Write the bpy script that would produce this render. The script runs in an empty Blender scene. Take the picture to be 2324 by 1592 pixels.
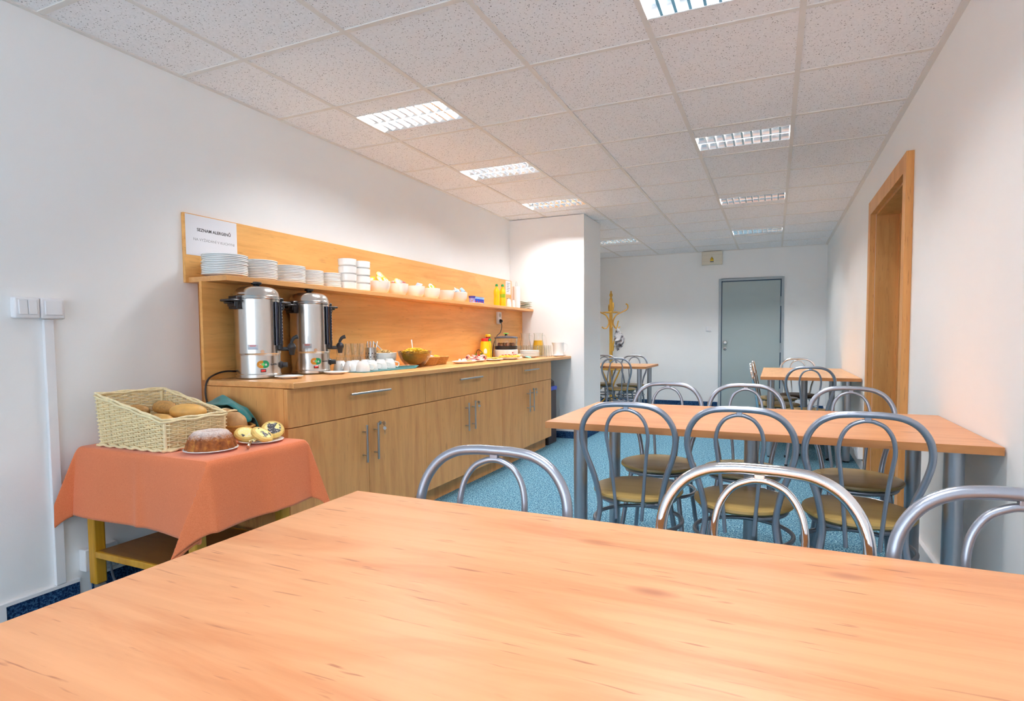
import bpy, bmesh, math, random
from mathutils import Vector, Matrix
random.seed(7)
sc = bpy.context.scene
COL = sc.collection
PI = math.pi

# ------------------------------------------------------------------ camera, world, exposure
ZC = 1.10
F_PX, CX, CY = 1279.25, 1209.70, 832.47
yaw, pitch, roll = (math.radians(a) for a in (23.14283, -2.91582, -0.36122))
fw = Vector((-math.sin(yaw)*math.cos(pitch), math.cos(yaw)*math.cos(pitch), math.sin(pitch)))
rt = Vector((math.cos(yaw), math.sin(yaw), 0)); upv = rt.cross(fw)
rt2 = rt*math.cos(roll) + upv*math.sin(roll); up2 = rt2.cross(fw)
cd = bpy.data.cameras.new('camera'); cam = bpy.data.objects.new('camera', cd); COL.objects.link(cam)
cd.sensor_fit = 'HORIZONTAL'; cd.sensor_width = 36.0
cd.lens = F_PX/2324*36.0
cd.shift_x = (1162-CX)/2324; cd.shift_y = (CY-796)/2324
cd.clip_start = 0.02; cd.clip_end = 200
cam.matrix_world = Matrix.Translation((0, 0, ZC)) @ Matrix((
    (rt2.x, up2.x, -fw.x, 0), (rt2.y, up2.y, -fw.y, 0), (rt2.z, up2.z, -fw.z, 0), (0, 0, 0, 1)))
sc.camera = cam

world = bpy.data.worlds.new('daylight'); sc.world = world; world.use_nodes = True
bg = world.node_tree.nodes['Background']
bg.inputs[0].default_value = (0.80, 0.89, 1.0, 1); bg.inputs[1].default_value = 2.4
TUBE_STRENGTH = 124.0
TUBE_COLOR = (0.985, 0.985, 1.0, 1)
sc.view_settings.view_transform = 'Standard'; sc.view_settings.look = 'None'
sc.view_settings.gamma = 1.0; sc.view_settings.use_curve_mapping = False
sc.view_settings.exposure = 1.34
sc.cycles.use_adaptive_sampling = True; sc.cycles.adaptive_threshold = 0.035; sc.cycles.adaptive_min_samples = 12
sc.cycles.diffuse_bounces = 7; sc.cycles.glossy_bounces = 4; sc.cycles.max_bounces = 9; sc.cycles.transparent_max_bounces = 32
sc.cycles.caustics_reflective = False; sc.cycles.caustics_refractive = False

# ------------------------------------------------------------------ mesh helpers
def smooth_path(pts, n=8, closed=False):
    pts = [Vector(p) for p in pts]; out = []; m = len(pts)
    rng = range(m if closed else m-1)
    for i in rng:
        p1, p2 = pts[i], pts[(i+1) % m]
        p0 = pts[(i-1) % m] if (closed or i > 0) else p1*2-p2
        p3 = pts[(i+2) % m] if (closed or i+2 < m) else p2*2-p1
        for k in range(n):
            t = k/n
            out.append(0.5*((2*p1)+(p2-p0)*t+(2*p0-5*p1+4*p2-p3)*t*t+(3*p1-p0-3*p2+p3)*t**3))
    if not closed: out.append(pts[-1])
    return out

class MB:
    def __init__(s): s.v = []; s.f = []
    def box(s, x0, y0, z0, x1, y1, z1):
        b = len(s.v)
        s.v += [(x, y, z) for z in (z0, z1) for y in (y0, y1) for x in (x0, x1)]
        s.f += [tuple(b+i for i in q) for q in ((0,2,3,1),(4,5,7,6),(0,1,5,4),(2,6,7,3),(0,4,6,2),(1,3,7,5))]
        return s
    def tube(s, path, r, n=10, closed=False, caps=True, sy=1.0):
        P = [Vector(p) for p in path]; m = len(P); rad = r if callable(r) else (lambda t: r)
        tang = []
        for i in range(m):
            a = P[(i-1) % m] if (closed or i > 0) else P[i]
            b = P[(i+1) % m] if (closed or i < m-1) else P[i]
            d = (b-a); tang.append(d.normalized() if d.length > 1e-9 else Vector((0, 0, 1)))
        ref = Vector((0, 0, 1)) if abs(tang[0].z) < 0.9 else Vector((1, 0, 0))
        N = (ref-tang[0]*ref.dot(tang[0])).normalized(); base = len(s.v)
        for i in range(m):
            N = N-tang[i]*N.dot(tang[i])
            N = N.normalized() if N.length > 1e-6 else tang[i].orthogonal().normalized()
            B = tang[i].cross(N); q = rad(i/max(1, m-1))
            for k in range(n):
                a = 2*PI*k/n
                s.v.append(tuple(P[i]+N*(q*math.cos(a))+B*(q*sy*math.sin(a))))
        for i in range(m if closed else m-1):
            for k in range(n):
                s.f.append((base+i*n+k, base+i*n+(k+1) % n, base+((i+1) % m)*n+(k+1) % n, base+((i+1) % m)*n+k))
        if caps and not closed:
            s.f.append(tuple(base+k for k in range(n))[::-1]); s.f.append(tuple(base+(m-1)*n+k for k in range(n)))
        return s
    def cyl(s, p0, p1, r, n=16): return s.tube([p0, p1], r, n)
    def lathe(s, prof, n=32, c=(0, 0, 0), flute=None, sx=1, sy=1, a0=0.0, a1=2*PI):
        full = abs(a1-a0-2*PI) < 1e-6; cols = n if full else n+1; rows = []
        for (r, z) in prof:
            if r < 1e-6:
                rows.append([len(s.v)]); s.v.append((c[0], c[1], c[2]+z))
            else:
                row = []
                for k in range(cols):
                    a = a0+(a1-a0)*k/n; q = r*(flute(a, z) if flute else 1)
                    row.append(len(s.v)); s.v.append((c[0]+q*sx*math.cos(a), c[1]+q*sy*math.sin(a), c[2]+z))
                rows.append(row)
        for A, B in zip(rows, rows[1:]):
            for k in range(n):
                k2 = (k+1) % cols
                if len(A) == 1 and len(B) == 1: continue
                if len(A) == 1: s.f.append((A[0], B[k2], B[k]))
                elif len(B) == 1: s.f.append((A[k], A[k2], B[0]))
                else: s.f.append((A[k], A[k2], B[k2], B[k]))
        return s
    def ball(s, c, r, n=14, m=8):
        rx, ry, rz = r if isinstance(r, tuple) else (r, r, r)
        prof = [(math.cos(t)*1.0 if 0 < i < m else 0.0, math.sin(t)*rz) for i, t in enumerate([-PI/2+PI*i/m for i in range(m+1)])]
        return s.lathe(prof, n, c, sx=rx, sy=ry)
    def prism(s, poly, z0, z1):
        b = len(s.v); n = len(poly)
        s.v += [(x, y, z0) for x, y in poly]+[(x, y, z1) for x, y in poly]
        s.f.append(tuple(range(b+n-1, b-1, -1))); s.f.append(tuple(range(b+n, b+2*n)))
        for i in range(n): s.f.append((b+i, b+(i+1) % n, b+n+(i+1) % n, b+n+i))
        return s
    def grid(s, fn, nu, nv):
        b = len(s.v)
        for j in range(nv+1):
            for i in range(nu+1): s.v.append(tuple(fn(i/nu, j/nv)))
        for j in range(nv):
            for i in range(nu):
                a = b+j*(nu+1)+i; s.f.append((a, a+1, a+nu+2, a+nu+1))
        return s
    def xf(s, M, start=0):
        for i in range(start, len(s.v)): s.v[i] = tuple(M @ Vector(s.v[i]))
        return s

def obj(name, mb, mat, parent=None, loc=None, bevel=0, solid=0, sharp=38, world=False, subsurf=0):
    if world and parent is not None:
        o_ = parent.location
        mb.v = [(x-o_.x, y-o_.y, z-o_.z) for x, y, z in mb.v]
    me = bpy.data.meshes.new(name); me.from_pydata(mb.v, [], mb.f)
    bm = bmesh.new(); bm.from_mesh(me); bmesh.ops.remove_doubles(bm, verts=bm.verts, dist=1e-6)
    bmesh.ops.recalc_face_normals(bm, faces=bm.faces)
    for f in bm.faces: f.smooth = True
    bm.to_mesh(me); bm.free()
    me.set_sharp_from_angle(angle=math.radians(sharp))
    me.materials.append(mat)
    o = bpy.data.objects.new(name, me); COL.objects.link(o)
    if parent is not None: o.parent = parent
    if loc is not None: o.location = loc
    if solid:
        md = o.modifiers.new('thickness', 'SOLIDIFY'); md.thickness = solid; md.offset = 0
    if bevel:
        md = o.modifiers.new('bevel', 'BEVEL'); md.width = bevel; md.segments = 2; md.limit_method = 'ANGLE'; md.angle_limit = math.radians(40)
    if subsurf:
        md = o.modifiers.new('subdivision', 'SUBSURF'); md.levels = subsurf; md.render_levels = subsurf
    return o

def tag(o, label=None, cat=None, group=None, kind=None):
    if label: o['label'] = label
    if cat: o['category'] = cat
    if group: o['group'] = group
    if kind: o['kind'] = kind
    return o
def thing(name, label, cat, loc=(0, 0, 0), rz=0, group=None):
    o = bpy.data.objects.new(name, None); COL.objects.link(o); o.empty_display_size = 0.05
    o.location = loc; o.rotation_euler = (0, 0, rz)
    return tag(o, label, cat, group)
def structure(name, mb, mat, bevel=0, **k):
    return tag(obj(name, mb, mat, bevel=bevel, **k), kind='structure')
def struct_root(name, loc=(0, 0, 0)):
    o = bpy.data.objects.new(name, None); COL.objects.link(o); o.location = loc; o.empty_display_size = 0.05
    return tag(o, kind='structure')
def dup(root, loc, rz=0.0, label=None, group=None, scale=None):
    r = root.copy(); COL.objects.link(r); r.location = loc; r.rotation_euler = (0, 0, rz)
    if label: r['label'] = label
    if group: r['group'] = group
    if scale: r.scale = scale
    for ch in list(root.children):
        c = ch.copy(); COL.objects.link(c); c.parent = r
        for g in list(ch.children):
            d = g.copy(); COL.objects.link(d); d.parent = c
    return r
def text(name, body, size, mat, parent=None, M=None, bold=0.0, align='CENTER', extrude=0.0003, spacing=1.0):
    cu = bpy.data.curves.new(name, 'FONT'); cu.body = body; cu.size = size; cu.align_x = align; cu.align_y = 'CENTER'
    cu.offset = bold; cu.extrude = extrude; cu.resolution_u = 3; cu.space_character = spacing
    t = bpy.data.objects.new('tmp', cu); COL.objects.link(t)
    dg = bpy.context.evaluated_depsgraph_get(); dg.update()
    me = bpy.data.meshes.new_from_object(t.evaluated_get(dg)); bpy.data.objects.remove(t)
    me.name = name
    if M is not None: me.transform(M)
    me.materials.clear(); me.materials.append(mat)
    o = bpy.data.objects.new(name, me); COL.objects.link(o)
    if parent is not None: o.parent = parent
    return o

# ------------------------------------------------------------------ materials
def lin(c): return tuple((x/12.92 if x <= 0.04045 else ((x+0.055)/1.055)**2.4) for x in c)
def rgb(r, g, b): return (*lin((r/255, g/255, b/255)), 1)
def nodes(name):
    m = bpy.data.materials.new(name); m.use_nodes = True
    nt = m.node_tree; return m, nt, nt.nodes, nt.links, nt.nodes['Principled BSDF']
def coords(N, L, scale=(1, 1, 1), space='Object', rnd=False):
    tc = N.new('ShaderNodeTexCoord'); mp = N.new('ShaderNodeMapping'); mp.inputs['Scale'].default_value = scale
    L.new(tc.outputs[space], mp.inputs['Vector'])
    if rnd:
        oi = N.new('ShaderNodeObjectInfo'); ml = N.new('ShaderNodeMath'); ml.operation = 'MULTIPLY'; ml.inputs[1].default_value = 37.0
        L.new(oi.outputs['Random'], ml.inputs[0]); L.new(ml.outputs[0], mp.inputs['Location'])
    return mp.outputs['Vector']
def noise(N, L, vec, scale, detail=3, rough=0.55, dist=0.0):
    n = N.new('ShaderNodeTexNoise'); n.inputs['Scale'].default_value = scale; n.inputs['Detail'].default_value = detail
    n.inputs['Roughness'].default_value = rough; n.inputs['Distortion'].default_value = dist
    L.new(vec, n.inputs['Vector']); return n.outputs['Fac']
def ramp(N, L, fac, stops, interp='LINEAR'):
    r = N.new('ShaderNodeValToRGB'); r.color_ramp.interpolation = interp
    el = r.color_ramp.elements
    while len(el) < len(stops): el.new(0.5)
    for e, (p, c) in zip(el, stops):
        e.position = p; e.color = c if len(c) == 4 else (*c, 1)
    L.new(fac, r.inputs['Fac']); return r.outputs['Color']
def mixc(N, L, fac, a, b, mode='MIX'):
    m = N.new('ShaderNodeMix'); m.data_type = 'RGBA'; m.blend_type = mode
    if isinstance(fac, (int, float)): m.inputs[0].default_value = fac
    else: L.new(fac, m.inputs[0])
    for sock, val in ((m.inputs[6], a), (m.inputs[7], b)):
        if isinstance(val, tuple): sock.default_value = val
        else: L.new(val, sock)
    return m.outputs[2]
def bump(N, L, h, strength, dist, P):
    b = N.new('ShaderNodeBump'); b.inputs['Strength'].default_value = strength; b.inputs['Distance'].default_value = dist
    L.new(h, b.inputs['Height']); L.new(b.outputs['Normal'], P.inputs['Normal'])
def plain(name, c, rough=0.5, metal=0.0, var=0.06, vscale=15, bmp=0.0, bscale=200, spec=0.5, coat=0.0, sheen=0.0, sss=0.0):
    m, nt, N, L, P = nodes(name); v = coords(N, L)
    k = 1-var
    P.inputs['Roughness'].default_value = rough; P.inputs['Metallic'].default_value = metal
    P.inputs['Specular IOR Level'].default_value = spec; P.inputs['Coat Weight'].default_value = coat
    if sheen: P.inputs['Sheen Weight'].default_value = sheen
    if sss: P.inputs['Subsurface Weight'].default_value = sss; P.inputs['Subsurface Radius'].default_value = (0.01, 0.006, 0.004)
    L.new(ramp(N, L, noise(N, L, v, vscale), [(0.3, tuple(x*k for x in c[:3])), (0.7, c)]), P.inputs['Base Color'])
    if bmp: bump(N, L, noise(N, L, v, bscale, 2), bmp, 0.002, P)
    return m
def wood(name, c1, c2, c3, axis='X', rough=0.35, spec=0.5, fleck=0.55, rnd=False, coat=0.0):
    m, nt, N, L, P = nodes(name); i = 'XYZ'.index(axis)
    def sc_(across, along): return tuple(along if k == i else across for k in range(3))
    v1 = coords(N, L, sc_(7, 0.9), rnd=rnd); v2 = coords(N, L, sc_(130, 11), rnd=rnd); v3 = coords(N, L, sc_(45, 2.2), rnd=rnd); v4 = coords(N, L, sc_(5.5, 2.2), rnd=rnd)
    base = ramp(N, L, noise(N, L, v1, 1.0, 5, 0.6, 1.6), [(0.32, c2), (0.55, c1), (0.75, tuple(min(1, x*1.04) for x in c1[:3]))])
    fine = ramp(N, L, noise(N, L, v3, 1.0, 4, 0.6, 0.4), [(0.35, (0.86, 0.82, 0.78)), (0.6, (1, 1, 1))])
    col = mixc(N, L, 0.55, base, fine, 'MULTIPLY')
    fl = ramp(N, L, noise(N, L, v2, 1.0, 2, 0.5, 0.3), [(0.655, (0, 0, 0)), (0.74, (1, 1, 1))])
    vor = N.new('ShaderNodeTexVoronoi'); vor.inputs['Scale'].default_value = 1.0; L.new(v4, vor.inputs['Vector'])
    kn = ramp(N, L, vor.outputs['Distance'], [(0.03, (1, 1, 1)), (0.10, (0, 0, 0))])
    fm = mixc(N, L, 1.0, fl, kn, 'LIGHTEN')
    sep = N.new('ShaderNodeMath'); sep.operation = 'MULTIPLY'; sep.inputs[1].default_value = fleck
    L.new(fm, sep.inputs[0])
    col = mixc(N, L, sep.outputs[0], col, c3)
    L.new(col, P.inputs['Base Color']); P.inputs['Roughness'].default_value = rough; P.inputs['Specular IOR Level'].default_value = spec
    P.inputs['Coat Weight'].default_value = coat
    return m
def thin_glass(name, tint=(0.97, 0.99, 0.98, 1), refl=0.9, rough=0.02, edge=None):
    m = bpy.data.materials.new(name); m.use_nodes = True; nt = m.node_tree; N, L = nt.nodes, nt.links; N.clear()
    out = N.new('ShaderNodeOutputMaterial'); tr = N.new('ShaderNodeBsdfTransparent'); gl = N.new('ShaderNodeBsdfGlossy')
    gl.inputs['Roughness'].default_value = rough; gl.inputs['Color'].default_value = (refl, refl, refl, 1)
    lw = N.new('ShaderNodeLayerWeight'); lw.inputs['Blend'].default_value = 0.5
    L.new(ramp(N, L, lw.outputs['Facing'], [(0.45, tint), (0.95, edge or tint)]), tr.inputs['Color']); pw = N.new('ShaderNodeMath'); pw.operation = 'POWER'; pw.inputs[1].default_value = 4.0
    L.new(lw.outputs['Facing'], pw.inputs[0]); fr = N.new('ShaderNodeMath'); fr.operation = 'MULTIPLY_ADD'; fr.inputs[1].default_value = 0.92; fr.inputs[2].default_value = 0.045
    L.new(pw.outputs[0], fr.inputs[0]); mx = N.new('ShaderNodeMixShader')
    L.new(fr.outputs[0], mx.inputs[0]); L.new(tr.outputs[0], mx.inputs[1]); L.new(gl.outputs[0], mx.inputs[2]); L.new(mx.outputs[0], out.inputs[0])
    return m
def emit(name, c, s):
    m = bpy.data.materials.new(name); m.use_nodes = True; P = m.node_tree.nodes['Principled BSDF']
    P.inputs['Base Color'].default_value = (0.9, 0.9, 0.9, 1); P.inputs['Emission Color'].default_value = c; P.inputs['Emission Strength'].default_value = s
    return m

WALL = plain('wall_paint', rgb(247, 247, 246), 0.9, var=0.015, vscale=3, bmp=0.12, bscale=350, spec=0.15)
WALLFAR = WALL
def carpet(name, a, b, c):
    m, nt, N, L, P = nodes(name); v = coords(N, L)
    n1 = noise(N, L, v, 120, 3, 0.75); n2 = noise(N, L, v, 42, 5, 0.75)
    c1 = ramp(N, L, n1, [(0.40, a), (0.5, b), (0.60, c)])
    c2 = ramp(N, L, n2, [(0.38, (0.55, 0.60, 0.66)), (0.62, (1.2, 1.15, 1.12))])
    L.new(mixc(N, L, 0.85, c1, c2, 'MULTIPLY'), P.inputs['Base Color']); P.inputs['Roughness'].default_value = 1.0
    P.inputs['Specular IOR Level'].default_value = 0.05; bump(N, L, n1, 0.6, 0.004, P); return m
CARPET = carpet('blue_carpet', rgb(28, 74, 104), rgb(84, 138, 162), rgb(160, 198, 208))
CARPETBASE = carpet('navy_carpet_strip', rgb(18, 44, 82), rgb(38, 74, 116), rgb(70, 110, 148))
def tile_mat():
    m, nt, N, L, P = nodes('mineral_fibre_tile'); v = coords(N, L, rnd=True)
    base = ramp(N, L, noise(N, L, v, 90, 3), [(0.3, rgb(240, 240, 241)), (0.7, rgb(250, 250, 251))])
    nd = N.new('ShaderNodeTexNoise'); nd.inputs['Scale'].default_value = 60; L.new(v, nd.inputs['Vector'])
    ad = N.new('ShaderNodeVectorMath'); ad.operation = 'MULTIPLY_ADD'; ad.inputs[1].default_value = (0.012, 0.012, 0)
    L.new(nd.outputs['Color'], ad.inputs[0]); L.new(v, ad.inputs[2])
    vo = N.new('ShaderNodeTexVoronoi'); vo.inputs['Scale'].default_value = 92; L.new(ad.outputs[0], vo.inputs['Vector'])
    sp = ramp(N, L, vo.outputs['Distance'], [(0.17, (1, 1, 1)), (0.27, (0, 0, 0))])
    mask = ramp(N, L, noise(N, L, v, 45, 2), [(0.40, (0, 0, 0)), (0.52, (1, 1, 1))])
    fac = N.new('ShaderNodeMath'); fac.operation = 'MULTIPLY'; L.new(sp, fac.inputs[0]); L.new(mask, fac.inputs[1])
    f2 = N.new('ShaderNodeMath'); f2.operation = 'MULTIPLY'; f2.inputs[1].default_value = 0.8; L.new(fac.outputs[0], f2.inputs[0])
    L.new(mixc(N, L, f2.outputs[0], base, rgb(84, 82, 84)), P.inputs['Base Color']); P.inputs['Roughness'].default_value = 0.95
    P.inputs['Specular IOR Level'].default_value = 0.1
    return m
TILE = tile_mat()
GRIDM = plain('ceiling_grid_enamel', rgb(232, 228, 222), 0.5, var=0.02)
W_TABLE_X = wood('alder_laminate_table', rgb(216, 156, 110), rgb(200, 132, 86), rgb(140, 74, 42), 'X', 0.36, 0.5, fleck=0.65)
W_TABLE_Y = wood('alder_laminate_table_lengthwise', rgb(238, 182, 124), rgb(224, 160, 98), rgb(176, 104, 58), 'Y', 0.3, 0.5)
W_EDGE = wood('alder_edge_band', rgb(204, 138, 82), rgb(186, 120, 66), rgb(140, 80, 40), 'X', 0.45)
W_PANEL = wood('alder_laminate_panel', rgb(246, 188, 112), rgb(234, 168, 92), rgb(168, 98, 48), 'Y', 0.42, 0.4, fleck=0.4)
W_PANEL_E = wood('alder_panel_edge', rgb(198, 136, 78), rgb(182, 118, 62), rgb(140, 84, 40), 'Z', 0.5)
W_FRONT = wood('alder_cabinet_front', rgb(230, 170, 104), rgb(214, 150, 88), rgb(140, 88, 46), 'Z', 0.45, 0.4, fleck=0.4, rnd=True)
W_TOP = wood('alder_worktop', rgb(234, 176, 112), rgb(220, 158, 94), rgb(158, 96, 50), 'Y', 0.35, 0.5, fleck=0.4)
W_DOOR = wood('alder_door_casing', rgb(228, 166, 98), rgb(214, 148, 80), rgb(150, 86, 40), 'Z', 0.42, 0.4, fleck=0.4)
W_SEAT = wood('beech_seat_olive', rgb(176, 150, 92), rgb(160, 132, 76), rgb(120, 92, 50), 'X', 0.35, 0.5, fleck=0.3)
W_SEATDARK = plain('brown_vinyl_seat', rgb(120, 88, 66), 0.5, var=0.1)
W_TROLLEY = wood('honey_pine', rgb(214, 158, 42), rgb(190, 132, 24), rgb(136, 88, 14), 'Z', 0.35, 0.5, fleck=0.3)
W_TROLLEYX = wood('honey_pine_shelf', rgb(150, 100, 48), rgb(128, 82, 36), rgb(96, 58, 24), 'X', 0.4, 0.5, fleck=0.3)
W_COAT = wood('yellow_beech', rgb(222, 172, 70), rgb(204, 150, 50), rgb(160, 108, 30), 'Z', 0.35, 0.5, fleck=0.25)
SILVER = plain('silver_lacquered_tube', (0.34, 0.37, 0.435, 1), 0.34, 0.75, var=0.05, coat=0.3)
SILVERLEG = plain('silver_table_leg', (0.46, 0.49, 0.54, 1), 0.32, 0.85, var=0.05)
CHROME = plain('polished_chrome', (0.78, 0.78, 0.80, 1), 0.07, 1.0, var=0.02)
STEEL = plain('polished_stainless', (0.66, 0.64, 0.61, 1), 0.22, 1.0, var=0.05)
BRUSHED = plain('brushed_nickel', (0.55, 0.55, 0.54, 1), 0.3, 1.0, var=0.06)
BLACK = plain('black_plastic', rgb(36, 36, 42), 0.35, var=0.1)
DARKTUBE = plain('dark_gauge_tube', rgb(28, 30, 52), 0.12, var=0.05)
PORCELAIN = plain('white_porcelain', rgb(244, 246, 245), 0.18, var=0.015, coat=0.3)
BOWLWHITE = plain('ivory_melamine', rgb(246, 240, 230), 0.4, var=0.02)
WHITEPL = plain('white_plastic', rgb(240, 240, 242), 0.4, var=0.02)
PAPER = plain('white_paper', rgb(238, 239, 244), 0.85, var=0.02, vscale=4)
TEAL = plain('teal_cotton', rgb(10, 112, 112), 0.9, var=0.15, vscale=60, bmp=0.3, bscale=500, sheen=0.3)
TEALLIGHT = plain('mint_napkin', rgb(120, 205, 195), 0.9, var=0.1, vscale=40)
def cloth_mat():
    m, nt, N, L, P = nodes('orange_tablecloth'); v = coords(N, L)
    n = noise(N, L, v, 420, 2); n2 = noise(N, L, v, 6, 3)
    c = ramp(N, L, n, [(0.3, rgb(222, 116, 70)), (0.7, rgb(238, 138, 92))])
    c2 = ramp(N, L, n2, [(0.3, (0.95, 0.94, 0.93)), (0.7, (1, 1, 1))])
    L.new(mixc(N, L, 0.6, c, c2, 'MULTIPLY'), P.inputs['Base Color']); P.inputs['Roughness'].default_value = 0.85
    P.inputs['Specular IOR Level'].default_value = 0.2; P.inputs['Sheen Weight'].default_value = 0.25
    bump(N, L, n, 0.15, 0.001, P); return m
CLOTH = cloth_mat()
WICKER = plain('pale_willow', rgb(250, 232, 186), 0.5, var=0.22, vscale=60)
WICKERB = plain('amber_wicker', rgb(214, 156, 78), 0.55, var=0.35, vscale=70)
DOORM = plain('grey_door_paint', rgb(166, 180, 180), 0.4, var=0.03, vscale=2)
FRAMEM = plain('grey_blue_steel_frame', rgb(176, 186, 192), 0.4, var=0.03)
GASKET = plain('blue_door_gap', rgb(64, 92, 120), 0.6)
GLASS = thin_glass('clear_glass', (0.985, 0.992, 0.988, 1), 1.0, edge=(0.58, 0.66, 0.63, 1)); GLASSDARK = thin_glass('smoked_glass', (0.80, 0.74, 0.66, 1), 0.9)
GLASSPANE = thin_glass('window_glass', (1, 1, 1, 1), 0.6)
LOUVRE = plain('bright_aluminium_louvre', (0.86, 0.87, 0.88, 1), 0.18, 1.0, var=0.02)
HOUSING = plain('white_luminaire_housing', rgb(235, 235, 235), 0.35, var=0.02)
TUBE = emit('fluorescent_tube', TUBE_COLOR, TUBE_STRENGTH)
INK = plain('dark_ink', rgb(70, 70, 74), 0.8); INKLIGHT = plain('grey_ink', rgb(150, 150, 154), 0.8)
RED = plain('red_plastic', rgb(226, 44, 30), 0.4); YELLOW = plain('yellow_plastic', rgb(250, 208, 20), 0.35)
GREEN = plain('green_plastic', rgb(20, 150, 70), 0.4); BLUE = plain('blue_print', rgb(36, 74, 190), 0.4)
LIME = plain('lime_print', rgb(160, 200, 40), 0.4); ORANGEJ = plain('orange_juice', rgb(255, 196, 10), 0.5)
PURPLE = plain('violet_print', rgb(92, 84, 190), 0.45); SKYBLUE = plain('pale_blue_wrapper', rgb(170, 205, 235), 0.5)
GOLDEN = plain('orange_badge', rgb(222, 150, 26), 0.35); BADGEG = plain('green_badge', rgb(24, 160, 106), 0.35)
BIN = plain('dark_brown_plastic', rgb(54, 38, 38), 0.5); CABLE = plain('black_cable', rgb(44, 38, 38), 0.5)
GREYCABLE = plain('grey_cable', rgb(150, 158, 172), 0.5)
BEIGE = plain('cream_enamel', rgb(226, 218, 200), 0.5, var=0.02)

# ------------------------------------------------------------------ room shell
XL, XR, YF, YR, ZT = -2.75, 0.69, 9.16, -2.20, 2.413
structure('floor', MB().box(XL-0.15, YR-0.15, -0.10, 2.4, YF+0.15, 0.0), CARPET)
structure('wall_left', MB().box(XL-0.15, YR-0.15, 0.0, XL, YF+0.15, 2.62), WALL)
structure('wall_far', MB().box(XL, YF, 0.0, -0.785, YF+0.15, 2.62).box(0.125, YF, 0.0, XR+0.2, YF+0.15, 2.62).box(-0.785, YF, 1.975, 0.125, YF+0.15, 2.62), WALL)
OY0, OY1, OZ = 3.775, 4.935, 2.01           # doorway in the right wall
structure('wall_right', MB().box(XR, YR-0.15, 0, XR+0.17, OY0, 2.62).box(XR, OY1, 0, XR+0.17, YF, 2.62).box(XR, OY0, OZ, XR+0.17, OY1, 2.62), WALL)
WX0, WX1, WZ0, WZ1 = -2.55, 0.49, 0.80, 2.32  # unseen window assumed behind the camera from bluish daylight, widened to brighten the ceiling
structure('wall_rear', MB().box(XL, YR-0.15, 0, WX0, YR, 2.62).box(WX1, YR-0.15, 0, XR, YR, 2.62).box(WX0, YR-0.15, 0, WX1, YR, WZ0).box(WX0, YR-0.15, WZ1, WX1, YR, 2.62), WALL)
PY0, PY1, PX = 5.785, 6.40, -1.875          # boxed-out pier
structure('wall_pier', MB().box(XL, PY0, 0.0, PX, PY1, 2.412), WALL)
structure('wall_corridor', MB().box(2.2, 2.4, 0, 2.35, 6.6, 2.62).box(XR+0.2, 2.4, 0, 2.2, 2.5, 2.62).box(XR+0.2, 6.5, 0, 2.2, 6.6, 2.62).box(XR+0.2, 2.5, 2.5, 2.2, 6.5, 2.62), WALL)
structure('trim_1', MB().box(2.17, 2.5, 0.0, 2.198, 6.5, 1.0), W_DOOR)

w = struct_root('window_1', (0, YR, 0))
fr = MB(); t = 0.06
for (a, b, c, d) in ((WX0, WZ0, WX0+t, WZ1), (WX1-t, WZ0, WX1, WZ1), (WX0+t, WZ0, WX1-t, WZ0+t), (WX0+t, WZ1-t, WX1-t, WZ1), (-1.03, WZ0+t, -0.97, WZ1-t)):
    fr.box(a, -0.10, b, c, -0.04, d)
obj('window_frame', fr, WHITEPL, w)
for a, b in ((WX0+t, -1.03), (-0.97, WX1-t)):
    obj('pane', MB().box(a, -0.073, WZ0+t, b, -0.067, WZ1-t), GLASSPANE, w)
obj('window_sill', MB().box(WX0-0.05, -0.02, WZ0-0.03, WX1+0.05, 0.14, WZ0-0.002), WHITEPL, w)

# ceiling: grid bars and lay-in tiles
ceil = structure('ceiling', MB().box(XL, YR, 2.55, XR, YF, 2.62), plain('plaster_slab', rgb(210, 208, 204), 0.9))
gx = [XL, -2.312, -1.712, -1.112, -0.512, 0.088, XR]
gy = [YR]+[1.971+0.6*k for k in range(-6, 12)]+[YF]
LIGHTS = [(-2.012, 2.871), (-2.012, 4.071), (-2.012, 5.271), (-2.012, 7.671), (-0.212, 2.271), (-0.212, 4.071), (-0.212, 5.871), (-0.212, 7.671),
          (-0.212, 0.471)]  # last one unseen: continues the right row, added to light the near table
BAR = 0.012
for x in gx[1:-1]:
    obj('grid_bar', MB().box(x-BAR, YR, ZT, x+BAR, YF, ZT+0.022), GRIDM, ceil)
for y in gy[1:-1]:
    for a, b in zip(gx, gx[1:]):
        obj('cross_bar', MB().box(a+(BAR if a != XL else 0), y-BAR, ZT+0.0006, b-(BAR if b != XR else 0), y+BAR, ZT+0.022), GRIDM, ceil)
for side in ((XL, YR, XL+0.022, YF), (XR-0.03, YR, XR, YF)):
    obj('edge_angle', MB().box(side[0], side[1], ZT-0.002, side[2], side[3], ZT+0.02), GRIDM, ceil)
obj('edge_angle', MB().box(XL, YF-0.022, ZT-0.002, XR, YF, ZT+0.02), GRIDM, ceil)
tile_cache = {}
LH = 0.14
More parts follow.
